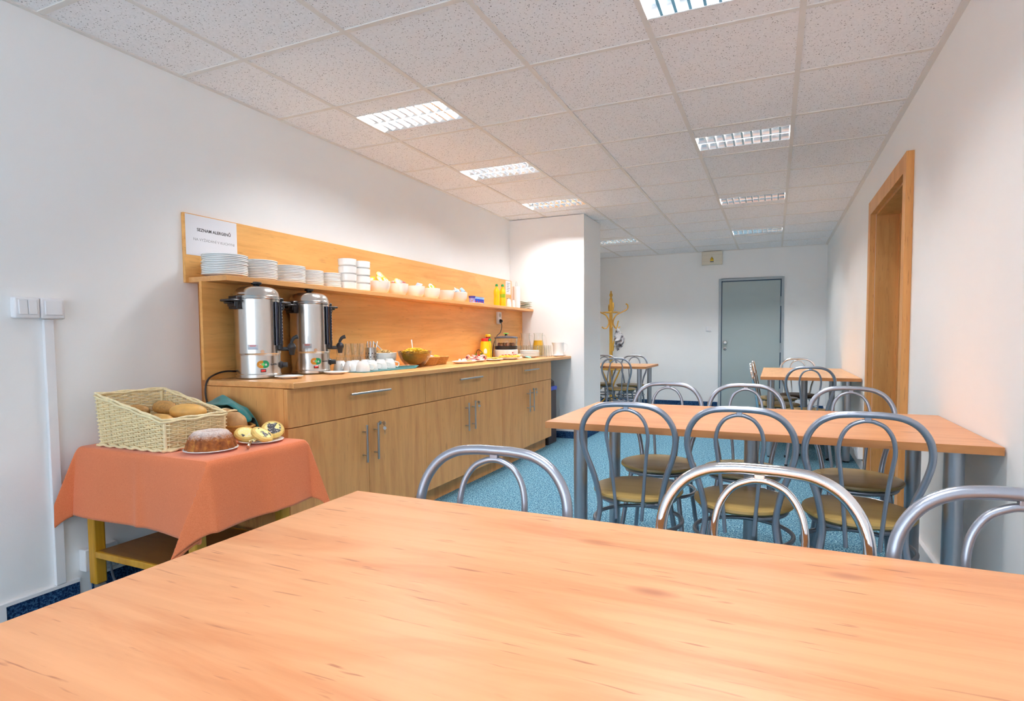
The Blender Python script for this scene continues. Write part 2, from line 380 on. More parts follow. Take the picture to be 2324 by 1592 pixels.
for x0, x1 in zip(gx, gx[1:]):
    for y0, y1 in zip(gy, gy[1:]):
        cxm, cym = (x0+x1)/2, (y0+y1)/2
        lit = [l for l in LIGHTS if abs(l[0]-cxm) < 0.1 and abs(l[1]-cym) < 0.1]
        spans = [(y0, y1)] if not lit else [(y0, cym-LH), (cym+LH, y1)]
        for a, b in spans:
            if b-a < 0.03: continue
            key = (round(x1-x0, 3), round(b-a, 3))
            if key not in tile_cache:
                o = obj('ceiling_tile', MB().box(-(x1-x0)/2+0.002, -(b-a)/2+0.001, 0, (x1-x0)/2-0.002, (b-a)/2-0.001, 0.016), TILE, ceil)
                tile_cache[key] = o
            else:
                o = tile_cache[key].copy(); COL.objects.link(o)
            o.location = (cxm, (a+b)/2, ZT+0.005)

# luminaires recessed in the grid: housing, two tubes, parabolic cross blades
def luminaire():
    root = thing('ceiling_light', 'x', 'ceiling light', (0, 0, ZT), 0, 'recessed louvre ceiling lights')
    W, D, H = 0.574, 0.268, 0.085
    h = MB()
    h.box(-W/2-0.006, -D/2-0.006, 0.002, -W/2, D/2+0.006, H).box(W/2, -D/2-0.006, 0.002, W/2+0.006, D/2+0.006, H)
    h.box(-W/2, -D/2-0.006, 0.002, W/2, -D/2, H).box(-W/2, D/2, 0.002, W/2, D/2+0.006, H).box(-W/2, -D/2, H-0.004, W/2, D/2, H)
    obj('housing', h, HOUSING, root)
    for y in (-0.067, 0.067):
        obj('tube', MB().cyl((-W/2+0.012, y, 0.058), (W/2-0.012, y, 0.058), 0.013, 10), TUBE, root)
        r = MB()                                            # parabolic side reflectors
        for s in (-1, 1):
            prof = [(y+s*0.064, 0.004), (y+s*0.058, 0.022), (y+s*0.045, 0.045), (y+s*0.028, 0.072)]
            b = len(r.v)
            for yy, zz in prof: r.v += [(-W/2+0.001, yy, zz), (W/2-0.001, yy, zz)]
            for k in range(3): r.f.append((b+2*k, b+2*k+1, b+2*k+3, b+2*k+2))
        obj('reflector', r, LOUVRE, root)
        for k in range(9):
            x = -W/2+W*(k+1)/10
            p = [(x-0.006, y-0.063, 0.004), (x+0.006, y-0.063, 0.004), (x+0.006, y+0.063, 0.004), (x-0.006, y+0.063, 0.004),
                 (x-0.001, y-0.050, 0.036), (x+0.001, y-0.050, 0.036), (x+0.001, y+0.050, 0.036), (x-0.001, y+0.050, 0.036)]
            q = MB(); q.v = p; q.f = [(0, 3, 2, 1), (4, 5, 6, 7), (0, 1, 5, 4), (2, 3, 7, 6), (0, 4, 7, 3), (1, 2, 6, 5)]
            obj('louvre_blade', q, LOUVRE, root)
    return root
lab = ['bright ceiling light over the drink urns, nearest of the buffet row', 'bright ceiling light over the buffet, second along the left wall',
       'bright ceiling light just before the white pier', 'ceiling light half hidden behind the white pier',
       'ceiling light cut off by the top of the photo', 'ceiling light over the middle table, nearest whole one of the right row',
       'ceiling light beside the wooden doorway, third of the right row', 'ceiling light nearest the grey door at the far end',
       'ceiling light over the near table, out of the photo']
L0 = luminaire()
for i, (x, y) in enumerate(LIGHTS):
    o = L0 if i == 0 else dup(L0, (x, y, ZT))
    o.location = (x, y, ZT); o['label'] = lab[i]

# baseboards
structure('baseboard_left', MB().box(XL, 1.165, 0.0, XL+0.010, 1.42, 0.064).box(XL, 1.47, 0.0, XL+0.010, 1.90, 0.064), CARPETBASE)
structure('baseboard_rear', MB().box(XL, YR, 0.0, XR, YR+0.010, 0.07), CARPETBASE)
structure('baseboard_far', MB().box(XL, YF-0.012, 0.0, -0.80, YF, 0.085).box(0.14, YF-0.012, 0.0, XR, YF, 0.085), CARPETBASE)
structure('baseboard_pier', MB().box(XL, PY0-0.012, 0.0, PX+0.012, PY0, 0.075).box(PX, PY0, 0.0, PX+0.012, PY1, 0.075), CARPETBASE)
structure('baseboard_right', MB().box(XR-0.022, YR, 0.0, XR, 3.64, 0.085).box(XR-0.022, 5.06, 0.0, XR, YF, 0.085), WHITEPL, bevel=0.003)
structure('trim_2', MB().box(XL, YR, 0.064, XL+0.016, 1.42, 0.078).box(XL, 1.47, 0.064, XL+0.016, 1.90, 0.078), WHITEPL)
structure('trim_3', MB().box(XL, 1.135, 0.0, XL+0.016, 1.164, 0.064), WHITEPL)

# grey steel door in the far wall
d = struct_root('door_1', (-0.33, YF, 0))
f = MB().box(-0.460, -0.02, 0, -0.425, 0.06, 1.985).box(0.425, -0.02, 0, 0.460, 0.06, 1.985).box(-0.425, -0.02, 1.95, 0.425, 0.06, 1.985)
obj('door_frame', f, FRAMEM, d, bevel=0.004)
obj('door_seal', MB().box(-0.425, 0.004, 0.0, 0.425, 0.008, 1.95), GASKET, d)
leaf = obj('door_leaf', MB().box(-0.412, -0.012, 0.006, 0.410, 0.003, 1.935), DOORM, d, bevel=0.002)
obj('door_knob', MB().lathe([(0, 0), (0.011, 0), (0.011, 0.03), (0.028, 0.036), (0.032, 0.05), (0.026, 0.062), (0, 0.066)], 20).xf(Matrix.Translation((-0.36, -0.012, 1.008)) @ Matrix.Rotation(PI/2, 4, 'X')), BRUSHED, leaf)
obj('lock_plate', MB().lathe([(0, 0), (0.026, 0), (0.026, 0.006), (0.02, 0.009), (0, 0.009)], 20).xf(Matrix.Translation((-0.362, -0.012, 0.915)) @ Matrix.Rotation(PI/2, 4, 'X')), BRUSHED, leaf)
obj('keyhole', MB().box(-0.366, -0.0225, 0.903, -0.358, -0.0215, 0.925), BLACK, leaf)
for z in (1.62, 0.93, 0.25):
    obj('hinge', MB().cyl((0.418, -0.026, z-0.07), (0.418, -0.026, z+0.07), 0.009, 10).box(0.41, -0.022, z-0.065, 0.43, -0.018, z+0.065), FRAMEM, d)

# wooden door casing of the right-hand doorway
d = struct_root('door_2', (XR, 4.355, 0))
y0, y1 = 3.69-4.355, 5.03-4.355; i0, i1 = OY0-4.355, OY1-4.355
for a, b, z0, z1 in ((y0, i0, 0, 2.11), (i1, y1, 0, 2.11)):
    obj('casing_board', MB().box(-0.038, a, z0, 0.0, b, z1), W_DOOR, d, bevel=0.002)
obj('casing_head', MB().box(-0.0375, i0, OZ-0.002, 0.0, i1, 2.11), W_DOOR, d, bevel=0.002)
obj('jamb_board', MB().box(0.001, i1-0.014, 0, 0.17, i1-0.0005, OZ-0.015), W_DOOR, d)
obj('jamb_board', MB().box(0.001, i0+0.0005, 0, 0.17, i0+0.014, OZ-0.015), W_DOOR, d)
obj('head_lining', MB().box(0.001, i0+0.0005, OZ-0.0145, 0.17, i1-0.0005, OZ-0.0005), W_DOOR, d)
for s, a in ((1, i1-0.05), (-1, i0+0.0145)):
    obj('door_stop', MB().box(0.148, a, 0, 0.169, a+0.0355, OZ-0.016), W_DOOR, d)

# ------------------------------------------------------------------ tables
def table(name, label, x0, x1, y0, y1, legs, mat, z=0.74, edge=0.028):
    cx_, cy_ = (x0+x1)/2, (y0+y1)/2
    t = thing(name, label, 'table', (cx_, cy_, 0))
    hx, hy = (x1-x0)/2, (y1-y0)/2
    top = obj('table_top', MB().box(-hx+0.0012, -hy+0.0012, z-edge, hx-0.0012, hy-0.0012, z), mat, t)
    band = MB().box(-hx, -hy, z-edge+0.0005, hx, -hy+0.0012, z-0.0008).box(-hx, hy-0.0012, z-edge+0.0005, hx, hy, z-0.0008)
    band.box(-hx, -hy+0.0012, z-edge+0.0005, -hx+0.0012, hy-0.0012, z-0.0008).box(hx-0.0012, -hy+0.0012, z-edge+0.0005, hx, hy-0.0012, z-0.0008)
    obj('edge_band', band, W_EDGE, top)
    for lx, ly in legs:
        l = obj('leg', MB().lathe([(0, 0.012), (0.030, 0.012), (0.030, z-edge-0.006)], 24, (lx-cx_, ly-cy_, 0)), SILVERLEG, t)
        obj('mounting_plate', MB().box(lx-cx_-0.06, ly-cy_-0.06, z-edge-0.006, lx-cx_+0.06, ly-cy_+0.06, z-edge-0.0005), SILVERLEG, l)
        obj('foot', MB().lathe([(0, 0), (0.024, 0), (0.024, 0.012), (0, 0.012)], 16, (lx-cx_, ly-cy_, 0)), BLACK, l)
    return t
table('dining_table', 'orange wood-effect table filling the foreground', -0.905, 0.683, 0.255, 1.052, [(-0.83, 0.36), (-0.83, 0.95), (0.61, 0.36), (0.61, 0.95), (-0.09, 0.64)], W_TABLE_X)
table('dining_table', 'wood-effect table with six chairs between the near table and the doorway', -0.900, 0.684, 2.235, 3.035, [(-0.775, 2.34), (-0.78, 2.94), (0.575, 2.33), (0.575, 2.94), (-0.085, 2.635)], W_TABLE_X)
table('dining_table', 'long table set against the right wall near the grey door', -0.107, 0.684, 5.44, 7.04, [(-0.02, 5.55), (0.59, 5.55), (-0.02, 6.93), (0.59, 6.93), (0.285, 6.24)], W_TABLE_Y)
table('dining_table', 'table beside the coat stand, partly behind the white pier', -2.64, -1.43, 6.84, 7.65, [(-1.53, 6.94), (-1.53, 7.55), (-2.54, 6.94), (-2.54, 7.55)], W_TABLE_Y)

# ------------------------------------------------------------------ bistro chairs (facing +Y, origin at seat centre on the floor)
def make_chair(name, metal, seatmat):
    t = thing(name, 'x', 'chair')
    half = [(0.172, -0.225, 0.011), (0.150, -0.195, 0.20), (0.134, -0.178, 0.33), (0.122, -0.172, 0.43), (0.140, -0.190, 0.54), (0.169, -0.208, 0.63), (0.183, -0.222, 0.70),
            (0.175, -0.234, 0.76), (0.144, -0.243, 0.808), (0.100, -0.248, 0.834), (0.05, -0.250, 0.842), (0, -0.250, 0.843)]
    path = smooth_path(half+[(-x, y, z) for x, y, z in half[-2::-1]], 5)
    hoop = obj('back_hoop', MB().tube(path, 0.0115, 12), metal, t)
    hin = [(0.050, -0.186, 0.375), (0.056, -0.190, 0.46), (0.066, -0.204, 0.58), (0.076, -0.222, 0.67), (0.081, -0.232, 0.72), (0.073, -0.240, 0.768), (0.051, -0.246, 0.803), (0.022, -0.248, 0.819), (0, -0.249, 0.8225)]
    path = smooth_path(hin+[(-x, y, z) for x, y, z in hin[-2::-1]], 5)
    inner = obj('inner_hoop', MB().tube(path, 0.0072, 10), metal, t)
    obj('hoop_joint', MB().box(-0.010, -0.256, 0.822, 0.010, -0.243, 0.836), metal, inner, bevel=0.002)
    seat = [(0, 0.440), (0.164, 0.440), (0.180, 0.443), (0.188, 0.451), (0.186, 0.460), (0.172, 0.4645), (0.10, 0.465), (0, 0.465)]
    obj('seat', MB().lathe(seat, 40, sy=1.02), seatmat, t)
    ring = [(0.158*math.cos(a), 0.158*math.sin(a), 0.428) for a in [math.radians(-70+320*k/40) for k in range(41)]]
    ring = [(0.158*math.cos(math.radians(-68+316*k/40)), 0.158*math.sin(math.radians(-68+316*k/40)), 0.4285) for k in range(41)]
    obj('seat_ring', MB().tube(ring, 0.0108, 10), metal, t)
    ring2 = [(0.184*math.cos(2*PI*k/40), 0.184*math.sin(2*PI*k/40), 0.325) for k in range(40)]
    obj('stretcher_ring', MB().tube(ring2, 0.0085, 10, closed=True), metal, t)
    for s in (-1, 1):
        l = obj('leg', MB().tube(smooth_path([(s*0.112, 0.112, 0.42), (s*0.128, 0.130, 0.30), (s*0.168, 0.175, 0.011)], 5), 0.0115, 12), metal, t)
        obj('foot', MB().lathe([(0, 0), (0.0125, 0), (0.0135, 0.022), (0, 0.022)], 12, (s*0.1685, 0.1755, 0)), BLACK, l)
        obj('foot', MB().lathe([(0, 0), (0.0125, 0), (0.0135, 0.022), (0, 0.022)], 12, (s*0.172, -0.225, 0)), BLACK, hoop)
    return t
CH = make_chair('bistro_chair', SILVER, W_SEAT); CHC = make_chair('bistro_chair', CHROME, W_SEAT); CHD = make_chair('bistro_chair', CHROME, W_SEATDARK)
used = set()
def chair(x, y, rz, label, src=None):
    src = src or CH
    if src.name in used: o = dup(src, (x, y, 0), rz)
    else: used.add(src.name); o = src; o.location = (x, y, 0); o.rotation_euler = (0, 0, rz)
    o['label'] = label; o['group'] = 'tubular bistro chairs'
    return o
chair(-0.577, 0.890, PI+0.03, 'silver tube chair at far side of the near table, in front of the cabinets')
chair(-0.027, 0.910, PI-0.02, 'shiny chrome chair at far side of the near table, middle of its three', CHC)
chair(0.375, 0.880, PI, 'silver tube chair at far side of the near table, cut by right photo edge')
chair(-0.526, 2.365, 0.03, 'silver tube chair with its back to the near table, leftmost at the middle table')
chair(-0.104, 2.355, -0.02, 'silver tube chair with its back to the near table, centre one at the middle table')
chair(0.292, 2.352, -0.03, 'silver tube chair with its back to the near table, rightmost at the middle table')
chair(-0.537, 2.88, PI-0.02, 'silver tube chair beyond the middle table, leftmost of the three facing the camera')
chair(-0.127, 2.90, PI+0.02, 'silver tube chair beyond the middle table, centre one, in front of the grey door')
chair(0.349, 2.885, PI, 'silver tube chair beyond the middle table, by the wooden doorway')
chair(0.279, 5.39, 0, 'silver tube chair at the near end of the long wall table')
chair(0.253, 6.845, PI, 'chrome chair with dark brown seat at the far end of the long wall table', CHD)
chair(0.045, 5.84, -PI/2, 'chrome chair seen edge-on at the long wall table, nearer of two', CHC)
chair(0.045, 6.42, -PI/2, 'chrome chair seen edge-on at the long wall table, farther of two', CHC)
chair(-1.765, 6.94, 0, 'silver tube chair with its back to us at the table by the coat stand')
chair(-2.20, 6.94, 0, 'silver tube chair almost hidden behind the pier, near side of the coat stand table')
chair(-1.79, 7.55, PI, 'silver tube chair beyond the coat stand table, by its right end')
chair(-2.225, 7.55, PI, 'silver tube chair beyond the coat stand table, in front of the coat stand')

# ------------------------------------------------------------------ buffet furniture
CF, CB = -2.05, -2.60
ys = [1.922, 3.040, 4.147, 5.257]
clab = ['wooden base cabinet nearest the trolley, keys in its door', 'middle wooden base cabinet of the buffet', 'far wooden base cabinet next to the waste bin']
for i in range(3):
    a, b = ys[i], ys[i+1]; m = (a+b)/2
    c = thing('base_cabinet', clab[i], 'cabinet', ((CF+CB)/2, m, 0), 0, 'buffet base cabinets')
    hw = (b-a)/2; dx = (CF-CB)/2
    body = MB().box(-dx, -hw+0.0008, 0.105, dx-0.022, -hw+0.018, 0.8715).box(-dx, hw-0.018, 0.105, dx-0.022, hw-0.0008, 0.8715)
    body.box(-dx, -hw+0.018, 0.105, dx-0.022, hw-0.018, 0.123).box(-dx, -hw+0.018, 0.123, -dx+0.01, hw-0.018, 0.8715).box(-dx+0.01, -hw+0.018, 0.67, dx-0.023, hw-0.018, 0.688)
    obj('carcass', body, W_FRONT, c)
    obj('plinth', MB().box(-dx+0.05, -hw+0.0008, 0.0, dx-0.066, hw-0.0008, 0.1045), W_FRONT, c)
    g = 0.0022
    dr = obj('drawer_front', MB().box(dx-0.021, -hw+g, 0.6895, dx, hw-g, 0.8695), W_FRONT, c, bevel=0.0012)
    hd = MB().cyl((dx+0.030, -0.165, 0.811), (dx+0.030, 0.165, 0.811), 0.006, 12).cyl((dx, -0.105, 0.811), (dx+0.030, -0.105, 0.811), 0.0045, 10).cyl((dx, 0.105, 0.811), (dx+0.030, 0.105, 0.811), 0.0045, 10)
    obj('bar_handle', hd, BRUSHED, dr)
    for s in (-1, 1):
        dd = obj('cabinet_door', MB().box(dx-0.021, g/2 if s > 0 else -hw+g, 0.1115, dx, hw-g if s > 0 else -g/2, 0.6855), W_FRONT, c, bevel=0.0012)
        y = s*0.047
        h = MB().cyl((dx+0.030, y, 0.430), (dx+0.030, y, 0.634), 0.006, 12)
        for z in (0.468, 0.596): h.cyl((dx, y, z), (dx+0.030, y, z), 0.0045, 10)
        obj('bar_handle', h, BRUSHED, dd)
        if s > 0:
            obj('lock', MB().lathe([(0, 0), (0.010, 0), (0.010, 0.006), (0, 0.006)], 14).xf(Matrix.Translation((dx, 0.098, 0.625)) @ Matrix.Rotation(PI/2, 4, 'Y')), BRUSHED, dd)
            k = MB().box(dx+0.006, 0.0965, 0.6235, dx+0.024, 0.0995, 0.6265).lathe([(0, -0.0012), (0.0105, -0.0012), (0.0105, 0.0012), (0, 0.0012)], 14, (0, 0, 0))
            st = len(k.v)-60
            k2 = MB().lathe([(0, -0.0012), (0.0105, -0.0012), (0.0105, 0.0012), (0, 0.0012)], 14).xf(Matrix.Translation((dx+0.030, 0.098, 0.625)) @ Matrix.Rotation(PI/2, 4, 'X'))
            k2.box(dx+0.006, 0.0968, 0.6238, dx+0.026, 0.0992, 0.6262)
            k2.tube([(dx+0.034+0.006*math.cos(q), 0.098+0.002*math.sin(q), 0.612+0.008*math.sin(q)) for q in [2*PI*j/12 for j in range(12)]], 0.0009, 6, closed=True)
            k2.lathe([(0, -0.001), (0.010, -0.001), (0.010, 0.001), (0, 0.001)], 14, (0, 0, 0)) if False else None
            s2 = len(k2.v); k2.lathe([(0, -0.001), (0.0095, -0.001), (0.0095, 0.001), (0, 0.001)], 14)
            k2.xf(Matrix.Translation((dx+0.034, 0.099, 0.596)) @ Matrix.Rotation(PI/2, 4, 'X') @ Matrix.Rotation(0.5, 4, 'Y'), s2)
            k2.box(dx+0.0325, 0.0975, 0.560, dx+0.0345, 0.1005, 0.590)
            obj('key', k2, BRUSHED, dd)
o = obj('worktop', MB().box(CB+0.0005, 1.937, 0.8725, -2.022, PY0-0.001, 0.900), W_TOP, bevel=0.003)
tag(o, 'long wooden worktop running over the buffet cabinets', 'worktop')
# back panel, upper board and shelf are one wall unit
b = thing('wall_panel_shelf', 'long wooden wall panel with a shelf above the buffet', 'shelf', (CB, 3.86, 0.90))
def wbox(*a): return MB().box(*a)
obj('back_panel', wbox(-2.618, 1.930, 0.901, CB, PY0-0.001, 1.390), W_PANEL, b, world=True)
obj('panel_support', wbox(XL+0.001, 2.02, 0.0, -2.619, 2.038, 1.390), W_PANEL_E, b, world=True)
obj('upper_board', wbox(XL+0.001, 1.943, 1.391, -2.732, PY0-0.001, 1.742), W_PANEL, b, world=True, bevel=0.001)
obj('shelf_board', wbox(-2.7315, 1.958, 1.391, -2.462, PY0-0.001, 1.417), W_TOP, b, world=True, bevel=0.0015)

# notices
def on_wall(x, y, z): return Matrix.Translation((x, y, z)) @ Matrix(((0, 0, 1, 0), (1, 0, 0, 0), (0, 1, 0, 0), (0, 0, 0, 1)))
n = thing('notice_sheet', 'white paper notice about allergens taped to the panel end', 'notice', (-2.7316, 2.099, 1.63))
obj('paper', MB().box(0, -0.148, -0.097, 0.0007, 0.148, 0.108), PAPER, n)
text('printed_line', 'SEZNAM ALERGENŮ', 0.0215, INK, n, on_wall(0.0009, 0.012, 0.036), bold=0.0005, extrude=0.0001)
text('printed_line', 'NA VYŽÁDÁNÍ V KUCHYNI', 0.0195, INKLIGHT, n, on_wall(0.0009, 0.012, -0.014), bold=-0.0001, extrude=0.0001)
n = thing('notice_card', 'small white notice card on the far end of the wooden panel', 'notice', (-2.7316, 5.70, 1.66))
obj('paper', MB().box(0, -0.062, -0.075, 0.0007, 0.062, 0.075), PAPER, n)
for k in range(6): obj('printed_line', MB().box(0.0008, -0.04, 0.045-0.018*k, 0.0010, 0.04-0.012*(k % 3), 0.051-0.018*k), INKLIGHT, n)

# double socket with plug and cable
s = thing('wall_socket', 'white double socket on the panel above the egg cooker', 'socket', (CB, 5.175, 1.305))
obj('plate', MB().box(0.0005, -0.042, -0.062, 0.024, 0.042, 0.062), WHITEPL, s, bevel=0.005)
for z in (0.028, -0.032):
    obj('socket_face', MB().lathe([(0, 0.0), (0.021, 0.0), (0.021, 0.002), (0.017, 0.002), (0.016, 0.0005), (0, 0.0005)], 20).xf(Matrix.Translation((0.0242, 0, z)) @ Matrix.Rotation(PI/2, 4, 'Y')), plain('grey_socket_face', rgb(190, 188, 180), 0.4), s)

# ------------------------------------------------------------------ drink urns
def urn(label, x, y, rim, R):
    u = thing('drink_urn', label, 'urn', (x, y, 0.9005), 0, 'stainless drink urns')
    k = rim
    base = [(0, 0.0), (R*0.93, 0.0), (R*0.99, 0.006), (R*0.99, 0.022), (R*0.965, 0.026)]
    obj('base_ring', MB().lathe(base, 48), STEEL, u, sharp=12)
    body = obj('body', MB().lathe([(R*0.965, 0.026), (R*0.965, 0.118), (R*0.975, 0.120), (R*0.975, 0.123), (R*0.985, 0.125), (R, 0.13), (R, k-0.012), (R*1.02, k-0.010), (R*1.03, k-0.004), (R*1.02, k)], 48), STEEL, u, sharp=12)
    lid = obj('lid', MB().lathe([(R*1.02, k), (R*1.03, k+0.006), (R*1.0, k+0.010), (R*0.985, k+0.018), (R*0.955, k+0.027), (R*0.91, k+0.035), (R*0.84, k+0.043), (R*0.74, k+0.0495), (R*0.60, k+0.0545), (R*0.40, k+0.0572), (0, k+0.058)], 48), STEEL, u)
    obj('lid_knob', MB().lathe([(0, k+0.058), (0.016, k+0.058), (0.014, k+0.066), (0.024, k+0.070), (0.026, k+0.078), (0.020, k+0.082), (0, k+0.082)], 24), BLACK, lid)
    def rot(a): return Matrix.Rotation(math.radians(a), 4, 'Z')
    for a in (-98, 82):
        h = MB().box(R*0.93, -0.036, k-0.062, R+0.022, 0.036, k+0.004)
        h.box(R+0.022, -0.033, k-0.050, R+0.030, 0.033, k-0.018)
        h.box(R+0.004, -0.042, k-0.026, R+0.062, 0.042, k-0.014)
        h.prism([(R+0.01, -0.018), (R+0.05, -0.030), (R+0.058, 0), (R+0.05, 0.030), (R+0.01, 0.018)], k-0.036, k-0.026)
        obj('side_handle', h.xf(rot(a)), BLACK, u, bevel=0.004)
    for da, wd in ((-16, 0.0), (6, 0.0)):
        obj('gauge_strip', MB().cyl((R+0.008, 0, 0.170), (R+0.008, 0, k-0.022), 0.0075, 10).xf(rot(24+da)), DARKTUBE, u)
    sc_ = MB()
    for j in range(12): sc_.box(R+0.0155, -0.0025, 0.195+j*0.0165, R+0.0165, 0.0025, 0.199+j*0.0165)
    obj('scale_marks', sc_.xf(rot(28)), WHITEPL, u)
    obj('gauge_foot', MB().cyl((R+0.006, 0, 0.150), (R+0.006, 0, 0.176), 0.013, 14).xf(rot(22)), BLACK, u)
    tap = obj('tap', MB().tube([(R-0.01, 0, 0.150), (R+0.06, 0, 0.150)], 0.010, 14).lathe([(0, 0.118), (0.012, 0.118), (0.017, 0.146), (0.022, 0.156), (0.020, 0.166), (0.013, 0.178), (0, 0.182)], 18, (R+0.058, 0, 0)).xf(rot(30)), BLACK, u)
    lev = smooth_path([(R+0.056, 0, 0.176), (R+0.060, 0, 0.192), (R+0.072, 0, 0.208), (R+0.090, 0, 0.214)], 5)
    obj('tap_lever', MB().tube(lev, lambda t: 0.007+0.004*t, 10, sy=0.7).xf(rot(30)), BLACK, tap)
    obj('thermostat_dial', MB().lathe([(0, 0), (0.020, 0), (0.019, 0.008), (0.015, 0.010), (0.014, 0.034), (0, 0.034)], 20).xf(rot(42) @ Matrix.Translation((R*0.965-0.001, 0, 0.066)) @ Matrix.Rotation(PI/2, 4, 'Y')), BLACK, u)
    def decal(fn, nu, nv): return MB().grid(fn, nu, nv)
    def curved(a0, w, z0, z1, off):   # patch on the cylinder, centred at angle a0, width w metres
        return lambda s_, t_: ((R*0.966+off)*math.cos(math.radians(a0)+(s_-0.5)*w/R), (R*0.966+off)*math.sin(math.radians(a0)+(s_-0.5)*w/R), z0+(z1-z0)*t_)
    def disc_patch(a0, off_y, z, r, off, half=0, Rr=R*0.966, n=20):
        mb = MB(); ring = []
        an = [PI/2+PI*i/n for i in range(n+1)] if half < 0 else [-PI/2+PI*i/n for i in range(n+1)] if half > 0 else [2*PI*i/n for i in range(n)]
        for q in an:
            w_ = off_y+r*math.cos(q); aa = math.radians(a0)+w_/Rr
            mb.v.append(((Rr+off)*math.cos(aa), (Rr+off)*math.sin(aa), z+r*math.sin(q)))
        aa = math.radians(a0)+off_y/Rr; mb.v.append(((Rr+off)*math.cos(aa), (Rr+off)*math.sin(aa), z)); c = len(mb.v)-1
        for i in range(len(an)-(1 if half else 0)): mb.f.append((c, i, (i+1) % len(an)))
        return mb
    A = -30
    bd = disc_patch(A, -0.010, 0.074, 0.019, 0.0012, -1).grid(curved(A, 0.0001, 0.055, 0.093, 0.0012), 1, 1)
    b2 = bd; g0 = len(b2.v)
    obj('badge_left', MB().grid(lambda s_, t_: curved(A, 1, 0, 0, 0.0012)(0.5-0.010*(1-s_), 0)[:2]+(0.055+0.038*t_,), 2, 1), GOLDEN, u)
    obj('badge_left', bd, GOLDEN, u)
    obj('badge_right', disc_patch(A, 0.010, 0.074, 0.019, 0.0012, 1), BADGEG, u)
    obj('badge_right', MB().grid(lambda s_, t_: curved(A, 1, 0, 0, 0.0012)(0.5+0.010*s_, 0)[:2]+(0.055+0.038*t_,), 2, 1), BADGEG, u)
    obj('badge_centre', disc_patch(A, 0.0, 0.074, 0.0075, 0.0018), plain('bright_green_lamp', rgb(110, 230, 130), 0.3), u)
    obj('badge_symbol', MB().grid(curved(A+7, 0.009, 0.068, 0.074, 0.0018), 2, 1).grid(curved(A+7, 0.004, 0.075, 0.079, 0.0018), 2, 1), WHITEPL, u)
    x1 = MB(); x1.grid(lambda s_, t_: curved(A-7, 0.010, 0, 0, 0.0018)(s_, 0)[:2]+(0.069+0.010*s_+0.0016*t_,), 3, 1).grid(lambda s_, t_: curved(A-7, 0.010, 0, 0, 0.0018)(s_, 0)[:2]+(0.079-0.010*s_+0.0016*t_,), 3, 1)
    obj('badge_symbol', x1, WHITEPL, u)
    sw = obj('rocker_switch', MB().grid(curved(A, 0.026, 0.034, 0.050, 0.0015), 4, 1), BLACK, u, solid=0.003)
    obj('switch_lamp', MB().grid(curved(A, 0.021, 0.037, 0.047, 0.0036), 4, 1), plain('red_lamp', rgb(240, 60, 60), 0.3), sw, solid=0.002)
    ring = disc_patch(A, -0.002, 0.138, 0.0095, 0.0008, 0, R)
    obj('warning_sticker', ring, plain('peach_sticker', rgb(226, 190, 160), 0.5), u)
    lb = obj('instruction_label', MB().grid(lambda s_, t_: ((R+0.0008)*math.cos(math.radians(A-24)+(s_-0.5)*0.048/R), (R+0.0008)*math.sin(math.radians(A-24)+(s_-0.5)*0.048/R), 0.148+0.026*t_), 6, 1), plain('pale_blue_label', rgb(206, 214, 226), 0.5), u)
    for j, (cm, wd) in enumerate(((RED, 0.032), (RED, 0.026), (SKYBLUE, 0.026), (SKYBLUE, 0.042))):
        z = 0.1695-j*0.0052
        obj('printed_line', MB().grid(lambda s_, t_: ((R+0.0012)*math.cos(math.radians(A-24)+(s_-0.5)*wd/R), (R+0.0012)*math.sin(math.radians(A-24)+(s_-0.5)*wd/R), z+0.0022*t_), 4, 1), cm, lb)
    wm = text('maker_name', 'GHINI', 0.013, INK, u, None, bold=0.0003, extrude=0.0, spacing=1.3)
    for v in wm.data.vertices:
        aa = math.radians(A+32)+v.co.x/R; zz = 0.072+v.co.y
        v.co = ((R*0.966+0.0012)*math.cos(aa), (R*0.966+0.0012)*math.sin(aa), zz)
    return u
urn('stainless drink urn with black tap nearest the shelf end', -2.465, 2.135, 0.415, 0.109)
urn('stainless drink urn with black tap beside the glass mugs', -2.488, 2.517, 0.410, 0.109)
cord = smooth_path([(-2.572, 2.10, 0.935), (-2.585, 2.03, 0.938), (-2.585, 1.965, 0.922), (-2.585, 1.930, 0.895), (-2.575, 1.912, 0.84), (-2.56, 1.912, 0.77), (-2.55, 1.912, 0.70), (-2.55, 1.912, 0.60)], 8)
tag(obj('power_cord', MB().tube(cord, 0.0045, 8), CABLE), 'dark power cord of the nearest urn hanging over the worktop end', 'cable')
cord = smooth_path([(-2.575, 2.245, 0.975), (-2.560, 2.30, 0.985), (-2.565, 2.345, 0.965), (-2.572, 2.355, 0.93), (-2.578, 2.32, 0.905), (-2.58, 2.27, 0.905)], 8)
tag(obj('power_cord', MB().tube(cord, 0.0035, 8), CABLE), 'dark power cord looped between the two urns', 'cable')

